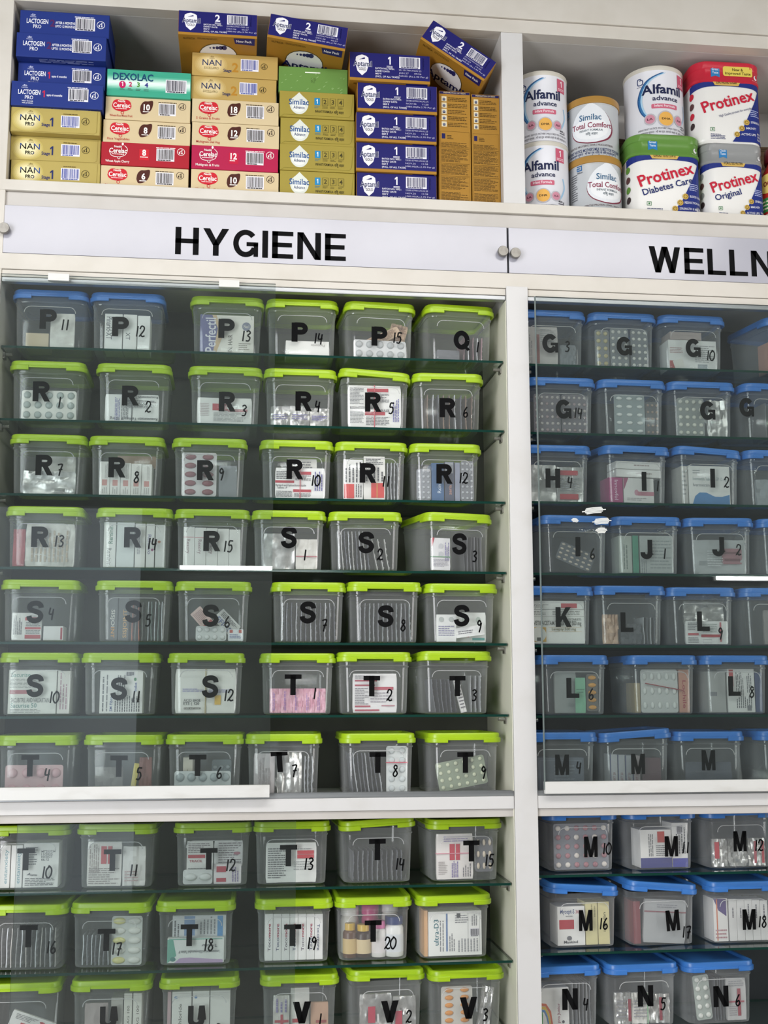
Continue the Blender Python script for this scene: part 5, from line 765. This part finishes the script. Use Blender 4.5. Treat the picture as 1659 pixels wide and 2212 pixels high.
def stack(col, rows, ytop, D=.16):
    """rows from the floor up: kind, left px, right px, front depth, label"""
    xl, yt, Yt = ytop; zt = at(xl, yt, Yt).z; wts = [r[5] if len(r) > 5 else 1 for r in rows]; H = (zt - ZB) / sum(wts); z = ZB
    for i, r in enumerate(rows):
        kind, a, c, Y, lab = r[:5]; h = H * wts[i]; ym = 390 - (390 - yt) * (z + h / 2 - ZB) / (zt - ZB); p0 = at(a, ym, Y); p1 = at(c, ym + (c - a) * .066, Y)
        carton(kind, p1.x - p0.x, h - .0005, D, (p0.x, Y, z), 0, lab, group='formula cartons in the top bay'); z += h
    TOP[col] = z
stack('nan', [('nan', 23.5, 216, .030, 'gold carton with a navy 1 at the bottom of the leftmost stack'), ('nan', 23, 217, .035, 'gold carton with a navy 1, second from the bottom, leftmost stack'), ('nan', 23, 216, .012, 'gold carton with a navy 1, directly under the blue cartons'),
    ('lac1', 24, 222, .004, 'blue carton with a small red 1 resting directly on the gold cartons'), ('lac1', 39, 228, .032, 'blue carton with a small red 1, set back, below two blue cartons'), ('lac2', 35, 229, .004, 'blue carton reading after 6 months, second from the stack top'), ('lac2', 43, 236, .012, 'blue carton reading after 6 months, topmost of the leftmost stack')], (43, 20.5, .012), .15)
stack('cer', [('c6', 218, 407, .030, 'cream carton with a brown leaf marked 6'), ('c8r', 219, 409, .026, 'red carton marked 8 in the second stack'), ('c8', 223, 411, .030, 'cream carton with a brown leaf marked 8'), ('c10', 228, 411, .028, 'cream carton with a brown leaf marked 10 under the green and white carton'), ('dex', 231, 412, .022, 'green and white carton with numbers 1 to 4 topping the second stack', 1.16)], (231, 147.6, .022))
stack('nanx', [('c10', 413, 602, .030, 'cream carton with a brown leaf marked 10, lowest of the third stack'), ('c12r', 414, 601, .027, 'crimson carton marked 12 in the third stack'), ('c12', 415, 603, .030, 'cream carton with a brown leaf marked 12'), ('c18', 415, 602, .029, 'cream carton with a brown leaf marked 18'), ('nanx', 413, 597, .032, 'pale gold carton with an ochre 2, lower of two'), ('nanx', 415, 600, .030, 'pale gold carton with an ochre 2, upper of two')], (415, 112, .030))
stack('sim', [('sim', 605, 766, .030, 'olive gold carton with a white drop, lowest of four'), ('sim', 605, 766, .028, 'olive gold carton with a white drop, second from the floor'), ('sim', 606, 766, .030, 'olive gold carton with a white drop, third from the floor'), ('sim', 604, 765, .026, 'olive gold carton with a white drop, directly under the green carton'), ('green', 602, 751, .034, 'plain green film-wrapped carton on the olive gold stack')], (602, 141.6, .034))
stack('apt', [('a1', 770, 943, .034, 'navy and gold carton marked 1, on the shelf, lowest of five'), ('a1', 769, 943, .026, 'navy and gold carton marked 1, second from the shelf'), ('a1', 769, 943, .018, 'navy and gold carton marked 1, middle of the stack of five'), ('a1', 772, 944, .010, 'navy and gold carton marked 1, fourth from the shelf'), ('a1a', 755, 929, .000, 'navy and gold carton marked 1, topmost of the stack of five')], (755, 111, .0), .25)
p0, p1, pt = at(950, 430, .03), at(1018.5, 434, .03), at(951, 195.5, .03); q0, q1 = at(1021, 434, .03), at(1087.5, 437, .03)
carton('side', p1.x - p0.x, pt.z - ZB, .19, (p0.x, .03, ZB), 0, 'upright gold carton of fine print next to the navy stack', group='formula cartons in the top bay')
carton('side', min(q1.x, XP0 - .004) - q0.x, pt.z - ZB - .004, .19, (q0.x, .03, ZB), 0, 'upright gold carton of fine print against the white partition', group='formula cartons in the top bay')
def loose(kind, px, py, Y, wpx, H, roll, z, lab):
    p = at(px, py, Y); W = wpx; carton(kind, W, H, .22, (p.x, Y, z if z is not None else p.z), math.radians(roll), lab, group='formula cartons in the top bay')
AW, AH = .197, .064
loose('a2', 384.5, 74, -.052, AW, AH, .0, TOP['nanx'] + .0004, 'navy and gold carton marked 2 lying level on the pale gold cartons')
loose('a2', 577, 80, -.056, AW + .002, AH, 7.6, TOP['sim'] + .0006 + (AW + .002) * math.sin(math.radians(7.6)), 'navy and gold carton marked 2 tilted slightly on the green carton')
pp = at(910, 98, -.03)
loose('a2b', 908, 98, -.030, AW, AH, 33.0, pt.z + .001 + AW * math.sin(math.radians(33)), 'navy and gold carton marked 2 tilted steeply over the upright cartons')

# ------------------------------------------------------------------ tins and tubs in the right top bay
def wrapfn(path, s0):
    """bend a flat print round a closed outline: path = list of (x, y), s0 = arc length at the front middle"""
    S = [0]
    for a, c in zip(path, path[1:]): S.append(S[-1] + math.hypot(c[0] - a[0], c[1] - a[1]))
    def fn(v):
        s = min(max(v.x + s0, 0), S[-1] - 1e-6); i = max(j for j in range(len(S)) if S[j] <= s); i = min(i, len(path) - 2); t = (s - S[i]) / (S[i + 1] - S[i])
        a, c = path[i], path[i + 1]; dx, dy = (c[0] - a[0]) / (S[i + 1] - S[i]), (c[1] - a[1]) / (S[i + 1] - S[i])
        return Vector((a[0] + dx * (s - S[i]) + dy * (-v.y), a[1] + dy * (s - S[i]) - dx * (-v.y), v.z))
    return fn
def round_path(r, n=96): return [(r * math.sin(2 * PI * i / n - PI), -r * math.cos(2 * PI * i / n - PI)) for i in range(n + 1)]
def finish(root, P, step, fn):
    for n, g in P.items(): g.build(n.split('/')[0], root, wrap=(step, fn))
def printer():
    P = {}
    def p(n, lay=2):
        if n not in P: P[n] = MB()
        P[n].lay = lay; return P[n]
    return P, p
def tin_body(r, h, k, rim):
    b = MB(); b.lathe([(r * .985, 0), (r * 1.012, .0012), (r * 1.012, .005), (r, .0065), (r, h - .012)], k, 64, cap1=False)
    b.lathe([(r, h - .012), (r * 1.012, h - .010), (r * 1.02, h - .004), (r * 1.01, h), (r * .96, h), (r * .95, h - .004)], rim, 64, cap0=False); return b.mesh('formula_tin', smooth=True)
def alfamil(loc, r, h, rz, label):
    o = link('formula_tin', tin_body(r, h, '#dcdce2!', '#c9c4b8!'), None, loc, (0, 0, rz)); tag(o, label, 'tin', 'white tins with blue swirls'); P, p = printer(); w = 2 * r
    g = p('swirl', 2)
    for c, wd, dx, dl in (('#3a72a6', .0075, 0, 0), ('#a8cbe2', .0045, .006, .5), ('#244f82', .003, -.004, 1)):
        pts = spline([(w * -.02 + dx, h * .90), (w * -.30 + dx, h * .78), (w * -.44 + dx, h * .56), (w * -.40 + dx, h * .36), (w * -.26 + dx, h * .22)], 7)
        for i in range(len(pts) - 1): g.ribbon(pts[i:i + 2], wd * (.25 + .9 * math.sin(PI * (i + 1) / (len(pts) + 1))), c, dl)
    g = p('swirl/b', 2); pts = spline([(w * .42, h * .5), (w * .46, h * .38), (w * .40, h * .27), (w * .33, h * .2)], 5); g.ribbon(pts, .005, '#9cc0dc')
    p('brand_name', 4).text('Alfamil', -w * .40, h * .60, w * .72, h * .13, '#1c2348', .022); p('brand_name', 4).text('advance', -w * .22, h * .50, w * .46, h * .065, '#2c2f50', .015)
    g = p('formula_badge', 3); g.rrect(-w * .24, w * .22, h * .385, h * .45, .003, '#c9647c'); g.lay = 5; g.text('Infant Formula', -w * .19, h * .405, w * .36, h * .035, '#f4e4ea', .015)
    g = p('stage_flag', 3); g.rect(w * .26, w * .46, h * .72, h * .91, '#c45c74'); g.lay = 5; g.text('1', w * .36, h * .80, None, h * .085, '#f6ecef', .03, al='c'); g.lines(w * .28, w * .44, h * .74, h * .78, 2, '#f0d8e0')
    g = p('nutrient_badge', 4)
    for x, rr, c, t, ink in ((-.27, .080, '#c98a9c', 'LA', '#5a2a3c'), (.0, .125, '#e0aa54', 'DHA', '#3a2a14'), (.25, .080, '#c98a9c', 'ALA', '#5a2a3c')):
        g.lay = 4; g.ell(w * x, h * .235, w * (rr + .022), w * (rr + .022), '#b8b4ba'); g.lay = 5; g.ell(w * x, h * .235, w * rr, w * rr, c); g.lay = 6; g.text(t, w * x, h * .222, w * rr * 1.2, h * .028, ink, .025, al='c')
    g = p('notice_text', 3); g.text("IMPORTANT NOTICE: MOTHER'S MILK IS BEST FOR YOUR BABY", -w * .48, h * .085, w * .96, h * .026, '#55525c', .0); g.text('महत्वपूर्ण सूचना : माँ का दूध आपके बच्चे के लिए सर्वोत्तम है', -w * .48, h * .035, w * .96, h * .028, '#55525c', .0); g.lines(w * .30, w * .44, h * .12, h * .15, 1, '#55525c'); g.text('400 g', w * .3, h * .155, w * .14, h * .026, '#3c3a44', .02)
    g = p('maker_mark', 3); g.ribbon(spline([(-w * .40, h * .84), (-w * .46, h * .84), (-w * .46, h * .76), (-w * .38, h * .76), (-w * .38, h * .82), (-w * .43, h * .82)], 3), .0025, '#2a3a6a'); g.lines(-w * .48, -w * .36, h * .72, h * .735, 1, '#2a3a6a')
    finish(o, P, r * .14, wrapfn(round_path(r + .0002), PI * (r + .0002))); return o
def similac_tin(loc, r, h, rz, label, full):
    o = link('formula_tin', tin_body(r, h - .012, '#b9bcbf!', '#b3b4b5!'), None, loc, (0, 0, rz)); tag(o, label, 'tin', 'grey tins with gold lids'); P, p = printer(); w = 2 * r
    b = MB(); b.lathe([(r * 1.01, h - .020), (r * 1.045, h - .019), (r * 1.045, h - .003), (r * 1.03, h), (r * .9, h), (r * .88, h - .003)], '#a9803f!', 64); b.build('lid', o, smooth=True)
    g = p('drop_emblem', 2); D_ = [(0, .90), (.10, .84), (.26, .74), (.38, .58), (.40, .42), (.30, .29), (.12, .225), (0, .215), (-.12, .225), (-.30, .29), (-.40, .42), (-.38, .58), (-.26, .74), (-.10, .84), (0, .90)]
    g.poly(spline([(w * a * 1.05, h * (b * 1.0 - .01)) for a, b in D_], 3), '#7c3446'); g.lay = 3; g.poly(spline([(w * (a - .012), h * (b + .008)) for a, b in D_], 3), '#dfe2e6'); g.lay = 4; g.ell(-w * .02, h * .46, w * .34, h * .19, '#e8eaec')
    a = p('brand_name', 6); a.text('Similac', -w * .24, h * .60, w * .42, h * .10, '#3a6486', .012); a.text('Total Comfort', -w * .40, h * .47, w * .78, h * .09, '#8a3550', .012); a.text('INFANT FORMULA', -w * .24, h * .41, w * .44, h * .035, '#55626c', .01); a.text('शिशु आहार', -w * .12, h * .345, w * .22, h * .04, '#55626c', .01)
    g = p('notice_text', 3); g.text('GENTLE PROTEIN | DHA | NUCLEOTIDES', -w * .48, h * .16, w * .9, h * .03, '#5a4a4c', .008); g.text("IMPORTANT NOTICE: MOTHER'S MILK IS BEST FOR YOUR BABY", -w * .62, h * .075, w * 1.24, h * .05, '#34406a', .012); g.text('महत्वपूर्ण सूचना : माँ का दूध शिशु के लिए सर्वोत्तम है', -w * .5, h * .02, w, h * .042, '#34406a', .01)
    g = p('maker_mark', 3); g.ribbon([(-w * .62, h * .86), (-w * .52, h * .86), (-w * .52, h * .79), (-w * .62, h * .79), (-w * .62, h * .825), (-w * .55, h * .825)], .003, '#3a6a9c'); g.text('Abbott', -w * .62, h * .74, w * .12, h * .03, '#3c3f48', .01)
    g = p('side_print', 3); g.lines(-w * .78, -w * .62, h * .3, h * .75, 12, '#6d6f74'); g = p('barcode', 3); g.barcode(-w * .78, -w * .6, h * .02, h * .12)
    finish(o, P, r * .14, wrapfn(round_path(r + .0002), PI * (r + .0002))); return o
def tub_path(hx, hy, rr, n=10):
    P = []
    for cx, cy, a in ((-hx + rr, hy - rr, PI / 2), (-hx + rr, -hy + rr, PI), (hx - rr, -hy + rr, 1.5 * PI), (hx - rr, hy - rr, 2 * PI)): P += [(cx + rr * math.cos(a + t * PI / 2 / n), cy + rr * math.sin(a + t * PI / 2 / n)) for t in range(n + 1)]
    return [(0, hy)] + P + [(0, hy)]
def protinex(loc, hx, h, rz, cap, sub, label, claims, flavour, badge):
    hy = hx * .80; rr = hx * .42; b = MB()
    def ring(k, z): return [(x * k, y * k, z) for x, y in tub_path(hx, hy, rr)[1:-1]]
    b.loft([ring(.94, 0), ring(.985, .004), ring(1, .012), ring(1, h * .74)], '#e4e2de!', True, False); o = link('protein_tub', b.mesh('protein_tub', smooth=True), None, loc, (0, 0, rz)); tag(o, label, 'tub', 'protein tubs with coloured lids')
    b = MB(); b.loft([ring(1.0, h * .735), ring(1.03, h * .745), ring(1.03, h * .775), ring(1.012, h * .785), ring(1.0, h * .90), ring(1.02, h * .91), ring(1.02, h * .985), ring(.98, h), ring(.90, h)], cap + '!'); b.build('lid', o, smooth=True)
    P, p = printer(); w = 2 * hx; nv = '#22307a'; z0, z1 = h * .02, h * .74
    g = p('navy_band', 2); arc_ = [(w * (-.62 + .062 * i), z1 - h * .10 + h * .055 * math.sin(PI * i / 20)) for i in range(21)]
    g.poly(arc_ + [(x, y + h * .085) for x, y in arc_[::-1]], nv); g.poly([(w * .47, z1 - h * .07), (w * .62, z1 - h * .05), (w * .62, z0), (w * .02, z0), (w * .20, h * .22)], nv, .4)
    g = p('cap_wedge', 3); g.poly([(w * .52, h * .60), (w * .62, h * .62), (w * .62, h * .2), (w * .50, h * .34)], cap)
    a = p('brand_name', 5); a.text('Protinex', -w * .38, h * .36, w * .80, h * .135, '#c01f38', .02, rot=.29)
    if sub: a.text(sub, -w * .34, h * .255, w * .056 * len(sub), h * .075, '#26306a', .015, rot=.29)
    else: a.text('High Quality protein for everyday health', -w * .16, h * .31, w * .62, h * .028, '#3a3f70', .0, rot=.29)
    g = p('claim_badge', 5)
    for i, t in enumerate(claims): g.lay = 5; g.ell(w * (.24 - .075 * i), h * (.26 - .075 * i), w * .042, w * .042, '#c9a650'); g.lay = 6; g.ring(w * (.24 - .075 * i), h * (.26 - .075 * i), w * .024, .0012, '#5a4420', n=10); g.text(t, w * (.30 - .075 * i), h * (.25 - .075 * i), w * .020 * len(t), h * .026, '#dfe0ea', .012)
    g.lay = 5; g.lines(w * .30, w * .46, h * .33, h * .42, 4, '#aeb4d8')
    g = p('nutrient_note', 4); g.lines(-w * .30, -w * .08, h * .04, h * .11, 4, '#2c3468'); g.ribbon([(-w * .30, h * .14), (-w * .24, h * .14), (-w * .24, h * .18), (-w * .30, h * .18), (-w * .30, h * .14)], .0012, '#2f7a3c'); g.ell(-w * .27, h * .16, w * .012, w * .012, '#2f7a3c')
    g = p('side_print', 4)
    for i in range(4): g.ell(-w * .58, h * (.60 - .12 * i), w * .055, h * .04, (cap, '#5a3a3a', cap, '#3c3030')[i])
    g = p('ribbon_tag', 4); g.poly([(-w * .26, h * .965), (-w * .13, h * .965), (-w * .13, h * .80), (-w * .195, h * .82), (-w * .26, h * .80)], '#2f7ab4'); g.lay = 5; g.text('Classic' if cap == '#8f9090' else 'Great', -w * .245, h * .885, w * .1, h * .028, '#dfe9f2', .01); g.text('Taste', -w * .24, h * .845, w * .09, h * .028, '#dfe9f2', .01)
    g = p('claim_ribbon', 6); g.poly([(-w * .24, h * .745), (-w * .21, h * .775), (w * .14, h * .775), (w * .17, h * .745), (w * .14, h * .70), (-w * .21, h * .70)], '#cdaa5a'); g.lay = 7; g.text(badge, -w * .19, h * .723, w * .31, h * .034, '#2c2410', .02)
    if cap == '#c0263a': g.lay = 6; g.rrect(-w * .08, w * .36, h * .82, h * .94, .006, '#dcc75a'); g.lay = 7; g.text('New &', w * .06, h * .885, w * .16, h * .035, '#4a3a10', .015); g.text('Improved Taste', -w * .05, h * .84, w * .38, h * .032, '#4a3a10', .015)
    g = p('maker_mark', 5); g.ell(w * .42, h * .825, w * .035, w * .035, '#e4e2e4'); g.ell(w * .435, h * .835, w * .025, w * .022, cap, 1); g.text('DANONE', w * .36, h * .765, w * .12, h * .022, '#e4e2e4', .01)
    for i, t in enumerate(flavour.split()): p('flavour_note', 5).text(t, w * .40, h * (.12 - .035 * i), w * .017 * len(t), h * .022, '#e8e4dc', .01)
    path = tub_path(hx + .0003, hy + .0003, rr); tot = sum(math.hypot(c[0] - a[0], c[1] - a[1]) for a, c in zip(path, path[1:])); finish(o, P, hx * .12, wrapfn(path, tot / 2)); return o
def tinpos(xl, xr, y, Y): a, c = at(xl, y, Y), at(xr, y, Y); return (a.x + c.x) / 2, (c.x - a.x) / 2
def topz(x, y, Y): return at(x, y, Y).z
fa = .05
x, r = tinpos(1119, 1228.5, 380, .11); h = (topz(1175, 152, .05) - ZB) / 2; yc = fa + r
x = max(x, XP1 + r * 1.02 + .002)
alfamil((x, yc, ZB), r, h - .0005, math.radians(-14), 'white tin with a blue swirl on the shelf beside the partition'); alfamil((x, yc, ZB + h), r, h - .0005, math.radians(-6), 'white tin with a blue swirl stacked on another beside the partition')
x2, r2 = tinpos(1231, 1340, 400, .12); hs = (topz(1285, 205, .05) - ZB) / 2; x2 = max(x2, x + r * 1.02 + r2 * 1.045 + .001)
similac_tin((x2, fa + .004 + r2, ZB), r2, hs - .0005, math.radians(14), 'grey tin with gold lid standing on the shelf', 0); similac_tin((x2 - .002, fa + .004 + r2, ZB + hs), r2, hs - .0005, math.radians(-18), 'grey tin with gold lid stacked on the other grey tin', 1)
x3, hx3 = tinpos(1343, 1499, 400, .09); hg = topz(1420, 286, .04) - ZB; x3 = max(x3, x2 + r2 * 1.045 + hx3 * 1.03 + .001)
protinex((x3, .045 + hx3 * .82, ZB), hx3 / 1.03, hg, math.radians(-1), '#5f8a3c', 'Diabetes Care', 'white tub with a green lid', ('BLOOD SUGAR CONTROL', 'REDUCTION IN CHOLESTEROL', 'STRENGTH & IMMUNITY'), 'CREAMY VANILLA FLAVOUR', 'CLINICALLY TESTED | LOW GI')
xa, ra = tinpos(1360, 1482, 220, .1); alfamil((xa, .05 + ra * 1.05, ZB + hg + .0006), ra, topz(1420, 140, .05) - ZB - hg, math.radians(3), 'white tin with a blue swirl standing on the green-lidded tub')
x4, hx4 = tinpos(1502, 1634, 400, .09); hsv = topz(1570, 304, .04) - ZB; x4 = max(x4, x3 + hx3 + hx4 + .004)
protinex((x4, .05 + hx4 * .82, ZB), hx4 / 1.03, hsv, math.radians(-1), '#8f9090', 'Original', 'white tub with a grey lid', ('STRENGTH', 'IMMUNITY', 'ACTIVE LIFE'), 'VANILLA', 'HYDROLYSED PROTEIN')
x5, hx5 = tinpos(1487, 1634, 230, .09)
protinex((x5 + .006, .05 + hx5 * .82, ZB + hsv + .0006), hx5 / 1.03, topz(1555, 127, .04) - ZB - hsv, math.radians(-1), '#c0263a', '', 'white tub with a red lid standing on the grey-lidded tub', ('STRENGTH', 'IMMUNITY', 'ACTIVE LIFE'), 'RICH CHOCOLATE FLAVOUR', 'ZERO ADDED SUGAR')
# the red bottle that the frame cuts off
r6 = .054; x6 = x4 + hx4 * 1.06 + r6; b = MB()
b.lathe([(r6 * .9, 0), (r6, .006), (r6, .11), (r6 * .9, .15), (r6 * .55, .19), (r6 * .5, .20)], '#b5281f!', 40); o = b.build('red_bottle', None, smooth=True); o.location = (x6, .11, ZB); tag(o, 'red bottle with a dark red cap and yellow label, cut by the right edge', 'bottle')
b = MB(); b.lathe([(r6 * .62, .195), (r6 * .66, .20), (r6 * .62, .232), (r6 * .5, .24), (.001, .24)], '#6a1420!', 32); b.build('cap', o, smooth=True)
P, p = printer(); g = p('label', 2); g.ell(0, .125, .04, .028, '#d8c06a'); g.lay = 3; g.text('100%', -.025, .118, .05, .014, '#7a2a1c', .02); g.rect(-.05, .05, .045, .085, '#3f8a4a', -1); g.lay = 3; g.lines(-.045, .045, .05, .08, 3, '#e8e4c8'); g.lines(-.04, .04, .02, .04, 3, '#e8d8c8'); finish(o, P, .008, wrapfn(round_path(r6 + .0004), PI * r6)); o.rotation_euler = (0, 0, -.9)
# the brown bristly bundle lying behind the tins
b = MB(); q = random.Random(3); x0, x1 = .98, 1.62; rad = .145; n = 72; rings = []
for i in range(9):
    t = i / 8; f = 1 + .05 * math.sin(t * 9); rings.append([(x0 + (x1 - x0) * t, (rad * .38 * f + (.006 if j % 2 else 0) + q.uniform(0, .003)) * math.cos(2 * PI * j / n), (rad * f + (.008 if j % 2 else 0) + q.uniform(0, .004)) * math.sin(2 * PI * j / n)) for j in range(n)])
b.loft(rings, 'fibre')
for i in range(70):
    a = q.uniform(.2, 2.9); x_ = q.uniform(x0 + .02, x1 - .1); y_, z_ = rad * .44 * math.cos(a), rad * 1.05 * math.sin(a); b.tube([(x_, -y_, z_), (x_ + q.uniform(.03, .09), -y_ * 1.04, z_ + q.uniform(.002, .012))], .0012, 'fibre', 4)
o = b.build('bristle_bundle'); o.location = (0, .288, ZB + rad * 1.16); tag(o, 'brown bristly bundle lying behind the tins at the back of the bay', 'bundle')

# ------------------------------------------------------------------ the shop behind, seen only as reflections
tl = link('tube_light', None, None, (-.45, -6.44, 2.43)); tag(tl, 'white tube light across the opposite shop wall', 'light', 'shop tube lights')
b = MB(); b.tube([(0, 0, 0), (1.2, 0, 0)], .016, 'tube_light', 12); b.build('tube', tl, smooth=True); boxobj('batten', -.02, 1.22, -.05, -.02, -.02, .02, 'painted_rail', tl)
t2 = tl.copy(); COL.objects.link(t2); t2.location = (3.84, -6.44, 2.39); t2['label'] = 'white tube light near the corner of the opposite shop wall'
for ch in tl.children: c = ch.copy(); COL.objects.link(c); c.parent = t2
